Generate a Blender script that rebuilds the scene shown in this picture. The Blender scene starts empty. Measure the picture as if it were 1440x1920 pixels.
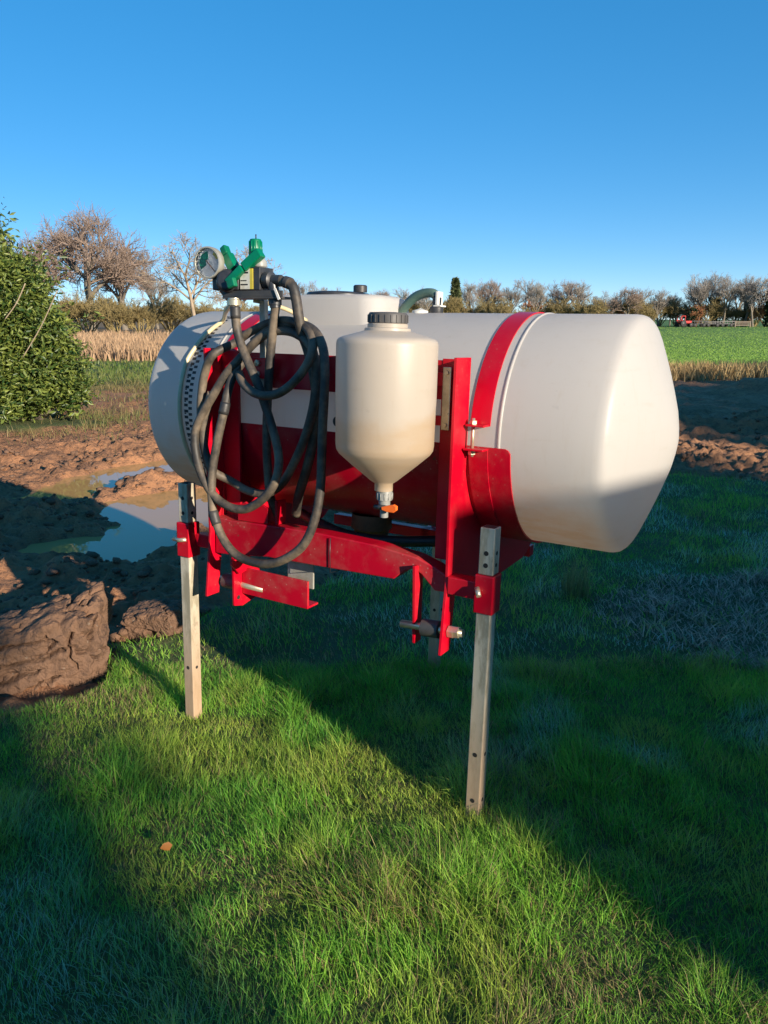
import bpy, math, random
import numpy as np
from mathutils import Vector, Matrix

sc = bpy.context.scene
col = sc.collection
R = math.radians

# ------------------------------------------------------------------ camera
CAM_H = 1.55
cam = bpy.data.cameras.new('camera')
cam.sensor_fit = 'VERTICAL'
cam.sensor_height = 24.0
cam.lens = 24.0 * 1447.96 / 1920.0
cam.clip_start = 0.05
cam.clip_end = 6000.0
cam_ob = bpy.data.objects.new('camera', cam)
col.objects.link(cam_ob)
cam_ob.location = (0, 0, CAM_H)
cam_ob.rotation_euler = (R(90 - 14.012), 0, 0)
sc.camera = cam_ob

# ------------------------------------------------------------------ sky and sun
SUN_AZ = R(40.5)       # the sun stands behind the camera, to the right
SUN_EL = R(15.0)
to_sun = Vector((math.sin(SUN_AZ) * math.cos(SUN_EL), -math.cos(SUN_AZ) * math.cos(SUN_EL), math.sin(SUN_EL)))
world = bpy.data.worlds.new('World')
sc.world = world
world.use_nodes = True
wn = world.node_tree.nodes
wl = world.node_tree.links
wn.clear()
sky = wn.new('ShaderNodeTexSky')
sky.sky_type = 'NISHITA'
sky.sun_disc = False
sky.sun_elevation = SUN_EL
sky.sun_rotation = math.atan2(to_sun.x, to_sun.y)
sky.altitude = 0
sky.air_density = 0.5
sky.dust_density = 0.0
sky.ozone_density = 3.0
hsv = wn.new('ShaderNodeHueSaturation')
hsv.inputs['Saturation'].default_value = 1.76
hsv.inputs['Value'].default_value = 1.03
gam = wn.new('ShaderNodeGamma')
gam.inputs['Gamma'].default_value = 0.5
bg = wn.new('ShaderNodeBackground')
bg.inputs['Strength'].default_value = 0.15
wo = wn.new('ShaderNodeOutputWorld')
wl.new(sky.outputs[0], gam.inputs['Color'])
wl.new(gam.outputs[0], hsv.inputs['Color'])
wl.new(hsv.outputs[0], bg.inputs['Color'])
wl.new(bg.outputs[0], wo.inputs['Surface'])

sun = bpy.data.lights.new('sun', 'SUN')
sun.energy = 3.5
sun.angle = R(0.53)
sun.color = (1.0, 0.88, 0.72)
sun_ob = bpy.data.objects.new('sun', sun)
col.objects.link(sun_ob)
sun_ob.location = (8, -10, 6)
sun_ob.rotation_euler = (-to_sun).to_track_quat('-Z', 'Y').to_euler()

sc.view_settings.view_transform = 'Standard'
sc.view_settings.look = 'None'
sc.view_settings.exposure = 1.38
sc.view_settings.gamma = 1.0
sc.view_settings.use_curve_mapping = False
sc.cycles.diffuse_bounces = 8

# ------------------------------------------------------------------ noise in numpy
def _hash(ix, iy, iz, seed):
    h = (ix * 374761393 + iy * 668265263 + iz * 2147483647 + seed * 974711) & 0xFFFFFFFF
    h = ((h ^ (h >> 13)) * 1274126177) & 0xFFFFFFFF
    h = ((h ^ (h >> 16)) * 2246822519) & 0xFFFFFFFF
    return ((h ^ (h >> 15)) & 0xFFFFFF) / float(0xFFFFFF)
def vnoise(x, y, z=None, seed=0):
    x = np.asarray(x, float); y = np.asarray(y, float)
    z = np.zeros_like(x) if z is None else np.asarray(z, float)
    ix = np.floor(x).astype(np.int64); iy = np.floor(y).astype(np.int64); iz = np.floor(z).astype(np.int64)
    fx = x - ix; fy = y - iy; fz = z - iz
    fx = fx * fx * fx * (fx * (fx * 6 - 15) + 10); fy = fy * fy * fy * (fy * (fy * 6 - 15) + 10); fz = fz * fz * (3 - 2 * fz)
    r = 0
    for dz in (0, 1):
        a = _hash(ix, iy, iz + dz, seed); b = _hash(ix + 1, iy, iz + dz, seed)
        c = _hash(ix, iy + 1, iz + dz, seed); d = _hash(ix + 1, iy + 1, iz + dz, seed)
        v = (a * (1 - fx) + b * fx) * (1 - fy) + (c * (1 - fx) + d * fx) * fy
        r = r + v * (fz if dz else 1 - fz)
    return r * 2 - 1
def fbm(x, y, z=None, oct=4, seed=0, gain=0.5):
    x = np.asarray(x, float); y = np.asarray(y, float)
    s = 0; a = 1.0; n = 0
    for k in range(oct):
        s = s + a * vnoise(x * 2 ** k + 17.3 * k, y * 2 ** k - 9.1 * k, None if z is None else np.asarray(z) * 2 ** k, seed + k)
        n += a; a *= gain
    return s / n
def sstep(a, b, x):
    t = np.clip((np.asarray(x, float) - a) / (b - a), 0, 1)
    return t * t * (3 - 2 * t)
def poly_sd(px, py, poly):            # signed distance, negative inside
    d = np.full(px.shape, 1e9); ins = np.zeros(px.shape, bool)
    n = len(poly)
    for i in range(n):
        x0, y0 = poly[i]; x1, y1 = poly[(i + 1) % n]
        ex, ey = x1 - x0, y1 - y0
        t = np.clip(((px - x0) * ex + (py - y0) * ey) / (ex * ex + ey * ey), 0, 1)
        d = np.minimum(d, np.hypot(px - x0 - t * ex, py - y0 - t * ey))
        c = ((y0 <= py) & (y1 > py)) | ((y1 <= py) & (y0 > py))
        with np.errstate(divide='ignore', invalid='ignore'):
            xi = x0 + (py - y0) / (y1 - y0 if y1 != y0 else 1e-9) * ex
        ins ^= c & (px < xi)
    return np.where(ins, -d, d)
def line_d(px, py, pts):
    d = np.full(px.shape, 1e9)
    for (x0, y0), (x1, y1) in zip(pts[:-1], pts[1:]):
        ex, ey = x1 - x0, y1 - y0
        t = np.clip(((px - x0) * ex + (py - y0) * ey) / (ex * ex + ey * ey + 1e-12), 0, 1)
        d = np.minimum(d, np.hypot(px - x0 - t * ex, py - y0 - t * ey))
    return d

# ------------------------------------------------------------------ materials
def new_mat(name):
    m = bpy.data.materials.new(name)
    m.use_nodes = True
    nt = m.node_tree
    return m, nt, nt.nodes['Principled BSDF']
def N(nt, t, **kw):
    n = nt.nodes.new(t)
    for k, v in kw.items():
        if k in n.inputs: n.inputs[k].default_value = v
        else: setattr(n, k, v)
    return n
def ramp(nt, fac, stops):
    n = nt.nodes.new('ShaderNodeValToRGB')
    e = n.color_ramp.elements
    while len(e) < len(stops): e.new(0.5)
    for k, (p, c) in enumerate(stops):
        e[k].position = p
        e[k].color = (c, c, c, 1) if isinstance(c, (int, float)) else (*c, 1)
    nt.links.new(fac, n.inputs[0])
    return n.outputs[0]
def mixc(nt, fac, a, b, mode='MIX'):
    n = nt.nodes.new('ShaderNodeMix'); n.data_type = 'RGBA'; n.blend_type = mode
    for sock, v in ((0, fac), (6, a), (7, b)):
        if hasattr(v, 'links'): nt.links.new(v, n.inputs[sock])
        elif isinstance(v, (int, float)): n.inputs[sock].default_value = v
        else: n.inputs[sock].default_value = (*v, 1)
    return n.outputs[2]
def objco(nt, scale=(1, 1, 1)):
    tc = nt.nodes.new('ShaderNodeTexCoord')
    mp = nt.nodes.new('ShaderNodeMapping'); mp.inputs['Scale'].default_value = scale
    nt.links.new(tc.outputs['Object'], mp.inputs[0])
    return mp.outputs[0]
def noise(nt, co, scale, detail=4, rough=0.55):
    n = N(nt, 'ShaderNodeTexNoise', Scale=scale, Detail=detail, Roughness=rough)
    nt.links.new(co, n.inputs['Vector'])
    return n.outputs['Fac']
def math_(nt, op, a, b=0.5, clamp=False):
    n = nt.nodes.new('ShaderNodeMath'); n.operation = op; n.use_clamp = clamp
    for i, v in enumerate((a, b)):
        if hasattr(v, 'links'): nt.links.new(v, n.inputs[i])
        else: n.inputs[i].default_value = v
    return n.outputs[0]
def maprange(nt, v, a, b, c=0.0, d=1.0):
    n = nt.nodes.new('ShaderNodeMapRange'); n.interpolation_type = 'SMOOTHSTEP'
    nt.links.new(v, n.inputs[0])
    for i, q in enumerate((a, b, c, d)): n.inputs[i + 1].default_value = q
    return n.outputs[0]
def bump(nt, h, bsdf, strength=0.3, dist=0.01):
    b = N(nt, 'ShaderNodeBump', Strength=strength, Distance=dist)
    nt.links.new(h, b.inputs['Height'])
    nt.links.new(b.outputs[0], bsdf.inputs['Normal'])
def sepxyz(nt, co):
    s = nt.nodes.new('ShaderNodeSeparateXYZ'); nt.links.new(co, s.inputs[0]); return s.outputs

M = {}
def worn(name, c1, c2, rough=0.5, scale=8, metallic=0.0, lo=0.35, hi=0.7, bmp=0.15, spec=0.5, fine=60):
    m, nt, b = new_mat(name)
    co = objco(nt)
    f = noise(nt, co, scale, 6, 0.65)
    nt.links.new(mixc(nt, maprange(nt, f, lo, hi), c1, c2), b.inputs['Base Color'])
    g = noise(nt, co, fine, 3)
    nt.links.new(maprange(nt, f, 0.2, 0.8, rough - 0.1, rough + 0.12), b.inputs['Roughness'])
    b.inputs['Metallic'].default_value = metallic
    b.inputs['Specular IOR Level'].default_value = spec
    if bmp: bump(nt, g, b, bmp, 0.003)
    M[name] = m
    return m
# tank plastic: milky polyethylene, tan residue on the underside and faint rub marks
def plastic(name, base, stain, zlo, zhi, sss=0.12, amount=0.8, xfade=None):
    m, nt, b = new_mat(name)
    co = objco(nt)
    s = sepxyz(nt, co)
    n1 = noise(nt, co, 3.2, 5, 0.6); n2 = noise(nt, objco(nt, (2, 2, 9)), 4, 4, 0.6); n3 = noise(nt, co, 45, 3)
    zz = math_(nt, 'ADD', s[2], math_(nt, 'MULTIPLY', math_(nt, 'SUBTRACT', n1, 0.5), 0.28))
    st = math_(nt, 'MULTIPLY', maprange(nt, zz, zlo, zhi, 1, 0), maprange(nt, n2, 0.2, 0.75, 0.55, 1.0))
    if xfade: st = math_(nt, 'MULTIPLY', st, maprange(nt, s[0], xfade[0], xfade[1], 1.0, 0.12))
    c = mixc(nt, math_(nt, 'MULTIPLY', st, amount), base, stain)
    n4 = noise(nt, objco(nt, (14, 14, 1.2)), 2.2, 5, 0.7)
    c = mixc(nt, maprange(nt, n4, 0.52, 0.80, 0, 0.30), c, tuple(v * f for v, f in zip(base, (0.80, 0.72, 0.60))))
    c = mixc(nt, maprange(nt, n2, 0.55, 0.85, 0, 0.30), c, tuple(v * f for v, f in zip(base, (0.8, 0.74, 0.64))))
    c = mixc(nt, maprange(nt, n3, 0.66, 0.78, 0, 0.35), c, tuple(v * 0.72 for v in base))
    nt.links.new(c, b.inputs['Base Color'])
    b.inputs['Roughness'].default_value = 0.42
    bump(nt, n3, b, 0.06, 0.004)
    # thin polyethylene lets daylight through, so the hollow tank glows from inside
    t = N(nt, 'ShaderNodeBsdfTranslucent'); nt.links.new(mixc(nt, 0.4, c, (0.94, 0.89, 0.82)), t.inputs['Color'])
    mx = N(nt, 'ShaderNodeMixShader'); mx.inputs[0].default_value = sss
    nt.links.new(b.outputs[0], mx.inputs[1]); nt.links.new(t.outputs[0], mx.inputs[2])
    nt.links.new(mx.outputs[0], nt.nodes['Material Output'].inputs['Surface'])
    M[name] = m
TZ = 1.1956      # height of the tank axis above the ground
plastic('tank_plastic', (0.71, 0.675, 0.625), (0.62, 0.28, 0.05), TZ - 0.31, TZ - 0.07, amount=1.0, sss=0.53, xfade=(0.82, 0.96))
plastic('hopper_plastic', (0.53, 0.465, 0.385), (0.47, 0.31, 0.155), TZ + 0.03, TZ + 0.10, amount=0.65, sss=0.35)

def red_paint(name, dust_amt, base=(0.46, 0.008, 0.022)):
    m, nt, b = new_mat(name)
    co = objco(nt)
    n1 = noise(nt, co, 6, 6, 0.7); n2 = noise(nt, co, 90, 2); n3 = noise(nt, co, 2.2, 3)
    c = mixc(nt, maprange(nt, n3, 0.3, 0.7), base, tuple(v * 0.72 for v in base))
    d = math_(nt, 'MULTIPLY', maprange(nt, n1, 0.42, 0.72), dust_amt)
    c = mixc(nt, d, c, (0.34, 0.13, 0.10))
    v = N(nt, 'ShaderNodeTexVoronoi', Scale=55.0); nt.links.new(co, v.inputs['Vector'])
    sp = math_(nt, 'MULTIPLY', maprange(nt, v.outputs['Distance'], 0.10, 0.20, 1, 0), maprange(nt, n1, 0.45, 0.62, 0, min(1.0, dust_amt * 1.4)))
    c = mixc(nt, sp, c, (0.45, 0.28, 0.22))
    n5 = noise(nt, co, 38, 4, 0.6)
    c = mixc(nt, math_(nt, 'MULTIPLY', maprange(nt, n5, 0.66, 0.70), maprange(nt, n3, 0.45, 0.6)), c, (0.13, 0.05, 0.03))
    nt.links.new(c, b.inputs['Base Color'])
    nt.links.new(maprange(nt, n1, 0.3, 0.75, 0.28, 0.28 + 0.45 * max(0.3, dust_amt)), b.inputs['Roughness'])
    b.inputs['Specular IOR Level'].default_value = 0.32
    bump(nt, n2, b, 0.06, 0.002)
    M[name] = m
red_paint('red_paint', 0.09, (0.52, 0.001, 0.016))
red_paint('dusty_red_paint', 0.36, (0.46, 0.002, 0.018))
worn('galvanised', (0.42, 0.41, 0.36), (0.30, 0.28, 0.22), 0.5, 14, 0.35, bmp=0.1)
def leg_mat():
    m, nt, b = new_mat('leg_steel')
    co = objco(nt); s = sepxyz(nt, co)
    n1 = noise(nt, objco(nt, (3, 3, 0.8)), 9, 6, 0.7); n2 = noise(nt, co, 25, 4)
    c = mixc(nt, maprange(nt, n1, 0.4, 0.62), (0.52, 0.46, 0.35), (0.30, 0.26, 0.18))
    low = math_(nt, 'ADD', s[2], math_(nt, 'MULTIPLY', math_(nt, 'SUBTRACT', n1, 0.5), 0.5))
    c = mixc(nt, maprange(nt, low, 0.05, 0.55, 0.8, 0), c, (0.40, 0.25, 0.15))
    c = mixc(nt, maprange(nt, n2, 0.62, 0.75, 0, 0.5), c, (0.22, 0.15, 0.10))
    nt.links.new(c, b.inputs['Base Color']); b.inputs['Roughness'].default_value = 0.5; b.inputs['Metallic'].default_value = 0.1
    bump(nt, n2, b, 0.12, 0.003); M['leg_steel'] = m
leg_mat()
worn('hose_rubber', (0.026, 0.023, 0.02), (0.22, 0.165, 0.11), 0.6, 6, bmp=0.3, lo=0.40, hi=0.74)
worn('black_rubber', (0.018, 0.018, 0.02), (0.05, 0.045, 0.04), 0.5, 12)
worn('black_plastic', (0.015, 0.017, 0.022), (0.04, 0.04, 0.042), 0.4, 10, bmp=0.05)
worn('cap_plastic', (0.022, 0.022, 0.025), (0.075, 0.07, 0.065), 0.5, 10, bmp=0.05)
worn('green_plastic', (0.0, 0.16, 0.075), (0.0, 0.11, 0.05), 0.33, 10, bmp=0.05)
worn('grey_plastic', (0.27, 0.27, 0.25), (0.18, 0.18, 0.16), 0.45, 20)
worn('white_plastic', (0.72, 0.70, 0.64), (0.55, 0.52, 0.46), 0.45, 12)
worn('orange_plastic', (0.9, 0.16, 0.02), (0.8, 0.13, 0.015), 0.4, 20)
worn('zinc', (0.62, 0.55, 0.40), (0.45, 0.38, 0.26), 0.35, 20, 0.7, bmp=0.08)
worn('tube_plastic', (0.60, 0.50, 0.30), (0.46, 0.38, 0.22), 0.35, 9)
worn('green_hose', (0.06, 0.11, 0.09), (0.13, 0.16, 0.12), 0.45, 9)
worn('rust', (0.20, 0.085, 0.035), (0.10, 0.05, 0.03), 0.8, 16)
worn('ink', (0.012, 0.012, 0.014), (0.03, 0.03, 0.03), 0.6, 30, bmp=0)
worn('dial', (0.72, 0.70, 0.66), (0.60, 0.58, 0.55), 0.5, 20, bmp=0)
worn('label_paper', (0.66, 0.63, 0.55), (0.5, 0.47, 0.38), 0.5, 30, bmp=0)
worn('yellow_print', (0.62, 0.50, 0.05), (0.5, 0.40, 0.05), 0.5, 30, bmp=0)
worn('blue_print', (0.05, 0.09, 0.35), (0.04, 0.07, 0.25), 0.5, 30, bmp=0)
worn('hole_shade', (0.012, 0.010, 0.008), (0.02, 0.015, 0.012), 0.8, 30, bmp=0)  # near-black colour for the shade inside holes and tube ends
worn('weathered_wood', (0.16, 0.12, 0.085), (0.26, 0.20, 0.15), 0.75, 12)
worn('dark_steel', (0.03, 0.032, 0.036), (0.06, 0.055, 0.05), 0.5, 9)
worn('tyre', (0.012, 0.012, 0.012), (0.03, 0.027, 0.024), 0.7, 12)
worn('tractor_red', (0.55, 0.02, 0.015), (0.42, 0.015, 0.012), 0.35, 5)
worn('cladding', (0.16, 0.17, 0.15), (0.24, 0.24, 0.22), 0.6, 3)
mg, nt, b = new_mat('gauge_glass')
b.inputs['Base Color'].default_value = (0.9, 0.92, 0.95, 1); b.inputs['Roughness'].default_value = 0.04
b.inputs['Transmission Weight'].default_value = 1.0; b.inputs['IOR'].default_value = 1.2
M['gauge_glass'] = mg

def bark(name, c1, c2):
    return worn(name, c1, c2, 0.8, 3, bmp=0)
bark('twig_red', (0.28, 0.20, 0.15), (0.21, 0.15, 0.115))
bark('twig_grey', (0.29, 0.25, 0.21), (0.22, 0.19, 0.16))
bark('twig_pale', (0.34, 0.26, 0.18), (0.26, 0.20, 0.13))
bark('twig_olive', (0.26, 0.20, 0.075), (0.19, 0.14, 0.06))
bark('bark_grey', (0.13, 0.11, 0.085), (0.20, 0.165, 0.12))
bark('twig_rust', (0.34, 0.15, 0.06), (0.25, 0.11, 0.05))

def blade_mat(name, trans=0.35, rough=0.5, spec=0.25):
    m = bpy.data.materials.new(name); m.use_nodes = True
    nt = m.node_tree; nt.nodes.clear()
    a = N(nt, 'ShaderNodeAttribute', attribute_name='Col')
    d = N(nt, 'ShaderNodeBsdfPrincipled', Roughness=rough)
    d.inputs['Specular IOR Level'].default_value = spec
    t = N(nt, 'ShaderNodeBsdfTranslucent')
    mx = N(nt, 'ShaderNodeMixShader'); mx.inputs[0].default_value = trans
    o = N(nt, 'ShaderNodeOutputMaterial')
    nt.links.new(a.outputs['Color'], d.inputs['Base Color'])
    nt.links.new(a.outputs['Color'], t.inputs['Color'])
    nt.links.new(d.outputs[0], mx.inputs[1]); nt.links.new(t.outputs[0], mx.inputs[2])
    nt.links.new(mx.outputs[0], o.inputs[0])
    M[name] = m
blade_mat('grass_blade', 0.48)
blade_mat('reed_blade', 0.25, 0.7, 0.1)
blade_mat('leaf', 0.2, 0.42, 0.4)

# ground: soil under turf, churned clay, pasture
def ground_mat():
    m, nt, b = new_mat('ground_soil')
    geo = nt.nodes.new('ShaderNodeNewGeometry'); co = geo.outputs['Position']
    z = N(nt, 'ShaderNodeAttribute', attribute_name='Zone')
    s = nt.nodes.new('ShaderNodeSeparateColor'); nt.links.new(z.outputs['Color'], s.inputs[0])
    n1 = noise(nt, co, 1.6, 6, 0.65); n2 = noise(nt, co, 14, 6, 0.7); n3 = noise(nt, co, 55, 5, 0.7); n4 = noise(nt, co, 0.35, 3)
    clay = mixc(nt, maprange(nt, n1, 0.3, 0.7), (0.42, 0.20, 0.095), (0.30, 0.15, 0.08))
    clay = mixc(nt, maprange(nt, n2, 0.45, 0.75), clay, (0.12, 0.07, 0.048))
    clay = mixc(nt, maprange(nt, n3, 0.66, 0.74, 0, 0.6), clay, (0.34, 0.22, 0.14))
    turf = mixc(nt, maprange(nt, n2, 0.3, 0.7), (0.07, 0.12, 0.032), (0.12, 0.11, 0.05))
    past = mixc(nt, maprange(nt, n4, 0.3, 0.7), (0.085, 0.17, 0.035), (0.11, 0.18, 0.045))
    c = mixc(nt, s.outputs[0], turf, clay)
    c = mixc(nt, s.outputs[1], c, past)
    c = mixc(nt, s.outputs[2], c, (0.20, 0.13, 0.06))
    nt.links.new(c, b.inputs['Base Color'])
    wet = maprange(nt, n1, 0.35, 0.65, 0.72, 0.92)
    b.inputs['Specular IOR Level'].default_value = 0.22
    nt.links.new(wet, b.inputs['Roughness'])
    h = math_(nt, 'ADD', math_(nt, 'MULTIPLY', n2, 1.0), math_(nt, 'MULTIPLY', n3, 0.45))
    bump(nt, h, b, 1.0, 0.045)
    M['ground_soil'] = m
ground_mat()
def clay_mat():
    m, nt, b = new_mat('clay')
    co = objco(nt)
    n1 = noise(nt, co, 4, 6, 0.65); n2 = noise(nt, co, 22, 6, 0.7); n3 = noise(nt, co, 90, 4)
    c = mixc(nt, maprange(nt, n1, 0.3, 0.7), (0.20, 0.112, 0.068), (0.14, 0.082, 0.053))
    c = mixc(nt, maprange(nt, n2, 0.5, 0.78), c, (0.055, 0.034, 0.025))
    v = N(nt, 'ShaderNodeTexVoronoi', Scale=16.0); nt.links.new(co, v.inputs['Vector'])
    c = mixc(nt, maprange(nt, v.outputs['Distance'], 0.09, 0.12, 0.5, 0), c, (0.26, 0.2, 0.15))
    nt.links.new(c, b.inputs['Base Color']); b.inputs['Roughness'].default_value = 0.85
    b.inputs['Specular IOR Level'].default_value = 0.2
    bump(nt, math_(nt, 'ADD', n2, math_(nt, 'MULTIPLY', n3, 0.6)), b, 0.85, 0.018)
    M['clay'] = m
clay_mat()
mw, nt, b = new_mat('muddy_water')
co = objco(nt)
nt.links.new(mixc(nt, noise(nt, co, 0.9, 3), (0.52, 0.27, 0.10), (0.42, 0.26, 0.10)), b.inputs['Base Color'])
b.inputs['Roughness'].default_value = 0.03; b.inputs['IOR'].default_value = 1.28
bump(nt, noise(nt, co, 5, 2), b, 0.03, 0.01)
M['muddy_water'] = mw

# ------------------------------------------------------------------ mesh helpers
def tag(o, label=None, cat=None, group=None, kind=None):
    if label: o['label'] = label
    if cat: o['category'] = cat
    if group: o['group'] = group
    if kind: o['kind'] = kind
    return o
def empty(name, loc=(0, 0, 0), rot=None):
    o = bpy.data.objects.new(name, None); o.empty_display_size = 0.2
    col.objects.link(o); o.location = loc
    if rot: o.rotation_euler = rot
    return o
class MB:
    def __init__(s): s.v = []; s.f = []; s.sm = []
    def add(s, verts, faces, smooth=False):
        k = len(s.v); s.v += [tuple(map(float, p)) for p in verts]
        s.f += [tuple(k + i for i in f) for f in faces]; s.sm += [smooth] * len(faces); return s
    def box(s, x0, x1, y0, y1, z0, z1):
        v = [(x, y, z) for z in (z0, z1) for y in (y0, y1) for x in (x0, x1)]
        return s.add(v, [(0, 2, 3, 1), (4, 5, 7, 6), (0, 1, 5, 4), (2, 6, 7, 3), (0, 4, 6, 2), (1, 3, 7, 5)])
    def prism(s, poly, a0, a1, axis):
        n = len(poly)
        def P(q, a): return {'x': (a, q[0], q[1]), 'y': (q[0], a, q[1]), 'z': (q[0], q[1], a)}[axis]
        v = [P(q, a0) for q in poly] + [P(q, a1) for q in poly]
        f = [tuple(range(n))[::-1], tuple(range(n, 2 * n))] + [(i, (i + 1) % n, n + (i + 1) % n, n + i) for i in range(n)]
        return s.add(v, f)
    def tube(s, pts, r, sides=12, cap=True, smooth=True):
        pts = [Vector(p) for p in pts]; n = len(pts)
        rr = r if isinstance(r, (list, tuple)) else [r] * n
        T = [(pts[min(i + 1, n - 1)] - pts[max(i - 1, 0)]).normalized() for i in range(n)]
        u = T[0].orthogonal().normalized(); v = []
        for i in range(n):
            u = (u - T[i] * u.dot(T[i])).normalized(); w = T[i].cross(u)
            for k in range(sides):
                a = 2 * math.pi * k / sides
                v.append(pts[i] + (u * math.cos(a) + w * math.sin(a)) * rr[i])
        f = [(i * sides + k, i * sides + (k + 1) % sides, (i + 1) * sides + (k + 1) % sides, (i + 1) * sides + k) for i in range(n - 1) for k in range(sides)]
        s.add(v, f, smooth)
        if cap: s.f += [tuple(len(s.v) - n * sides + k for k in range(sides))[::-1], tuple(len(s.v) - sides + k for k in range(sides))]; s.sm += [False, False]
        return s
    def lathe(s, prof, o=(0, 0, 0), axis=(0, 0, 1), sides=48, smooth=True):    # prof: (r, h)
        A = Vector(axis).normalized(); u = A.orthogonal().normalized(); w = A.cross(u); o = Vector(o)
        v = []
        for r, h in prof:
            for k in range(sides):
                a = 2 * math.pi * k / sides
                v.append(o + A * h + (u * math.cos(a) + w * math.sin(a)) * max(r, 1e-5))
        f = [(i * sides + k, i * sides + (k + 1) % sides, (i + 1) * sides + (k + 1) % sides, (i + 1) * sides + k) for i in range(len(prof) - 1) for k in range(sides)]
        return s.add(v, f, smooth)
    def mesh(s, name):
        me = bpy.data.meshes.new(name); me.from_pydata(s.v, [], s.f)
        me.polygons.foreach_set('use_smooth', s.sm); me.validate(); me.update(); return me
    def build(s, name, mat, parent=None, bevel=0, off=None, sharp=None):
        if off: s.v = [(p[0] + off[0], p[1] + off[1], p[2] + off[2]) for p in s.v]
        me = s.mesh(name); me.materials.append(M[mat])
        o = bpy.data.objects.new(name, me); col.objects.link(o)
        if sharp: me.set_sharp_from_angle(angle=R(sharp))
        if parent: o.parent = parent
        if bevel:
            b = o.modifiers.new('bevel', 'BEVEL'); b.width = bevel; b.segments = 2; b.limit_method = 'ANGLE'; b.angle_limit = R(40); b.harden_normals = False
        return o
def np_mesh(name, verts, faces_flat, fsize, mat, colors=None, smooth=False, attr='Col'):
    verts = np.asarray(verts, np.float32); faces_flat = np.asarray(faces_flat, np.int32).ravel()
    me = bpy.data.meshes.new(name); nf = len(faces_flat) // fsize
    me.vertices.add(len(verts)); me.vertices.foreach_set('co', verts.ravel())
    me.loops.add(len(faces_flat)); me.loops.foreach_set('vertex_index', faces_flat)
    me.polygons.add(nf); me.polygons.foreach_set('loop_start', np.arange(0, nf * fsize, fsize, dtype=np.int32))
    if smooth: me.polygons.foreach_set('use_smooth', np.ones(nf, bool))
    me.update(calc_edges=True)
    if colors is not None:
        a = me.color_attributes.new(attr, 'FLOAT_COLOR', 'POINT')
        c = np.ones((len(verts), 4), np.float32); c[:, :3] = colors
        a.data.foreach_set('color', c.ravel())
    me.materials.append(M[mat])
    return me
def link(name, me, parent=None):
    o = bpy.data.objects.new(name, me); col.objects.link(o)
    if parent: o.parent = parent
    return o
def smooth_path(pts, sub=5):
    P = [Vector(p) for p in pts]; out = []
    for i in range(len(P) - 1):
        a, b, c, d = P[max(i - 1, 0)], P[i], P[i + 1], P[min(i + 2, len(P) - 1)]
        for k in range(sub):
            t = k / sub
            out.append(0.5 * ((2 * b) + (c - a) * t + (2 * a - 5 * b + 4 * c - d) * t * t + (3 * b - a - 3 * c + d) * t ** 3))
    out.append(P[-1]); return out
# ------------------------------------------------------------------ the ground
MUD = [(-9.5, 3.0), (-1.60, 2.86), (-1.39, 2.98), (-1.27, 3.19), (-1.36, 3.50), (-1.13, 3.64), (-0.93, 3.94), (-0.39, 4.47), (0.77, 6.03), (3.02, 7.8), (3.75, 7.5), (14, 9.5), (26, 13), (26, 20.5), (8.5, 21.6), (2, 21), (-3, 20), (-7.2, 19.2), (-6.5, 14.5), (-4.4, 12.2), (-6.5, 10.5), (-12, 10), (-14, 5)]
P1 = [(-3.5, 7.0), (-3.4, 8.0), (-3.1, 8.75), (-2.6, 9.25), (-1.89, 9.4), (-1.2, 9.1), (-1.0, 8.4), (-1.73, 8.21), (-2.28, 8.3), (-2.41, 8.15), (-2.66, 7.87), (-2.84, 7.02), (-3.05, 6.81)]
P2 = [(-2.59, 5.27), (-2.33, 5.19), (-1.99, 5.31), (-1.89, 4.97), (-1.72, 4.95), (-1.62, 5.47), (-1.47, 5.68), (-1.0, 6.3), (-0.6, 7.4), (-1.45, 7.61), (-1.99, 7.61), (-2.21, 7.44), (-2.58, 6.98), (-2.53, 6.57), (-2.22, 6.16), (-2.23, 5.88), (-2.55, 5.82), (-2.7, 5.61)]
RIDGES = [([(-3.6, 5.9), (-3.14, 6.12), (-2.86, 6.35)], 0.13, 0.24), ([(-2.62, 5.70), (-2.11, 5.85)], 0.10, 0.14),
          ([(-2.6, 4.95), (-2.2, 4.85), (-1.73, 4.70), (-1.39, 4.70), (-1.09, 4.95), (-0.7, 5.6)], 0.06, 0.24),
          ([(-1.82, 5.16), (-1.56, 5.2)], 0.06, 0.10), ([(-1.5, 5.5), (-1.35, 5.6)], 0.10, 0.09),
          ([(-2.45, 7.5), (-2.1, 7.72), (-1.5, 7.92)], 0.09, 0.13), ([(-1.9, 4.1), (-1.35, 4.15), (-.95, 4.25), (-.6, 4.7)], 0.09, 0.2),
          ([(3.2, 8.9), (4.1, 8.7)], 0.07, 0.4), ([(4.2, 11.6), (5.9, 11.4)], 0.2, 0.5), ([(6.2, 12.4), (8, 13)], 0.15, 0.8),
          ([(8.6, 17.8), (10.5, 17.2), (13, 17.5)], 0.34, 0.8), ([(2.4, 10), (3, 10.4)], 0.1, 0.5),
          ([(-4.5, 9.0), (-3.8, 9.6), (-2.5, 10.2)], 0.10, 0.4), ([(1.5, 9), (2.3, 9.5)], 0.1, 0.4)]
WATER_Z = -0.10
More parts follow.
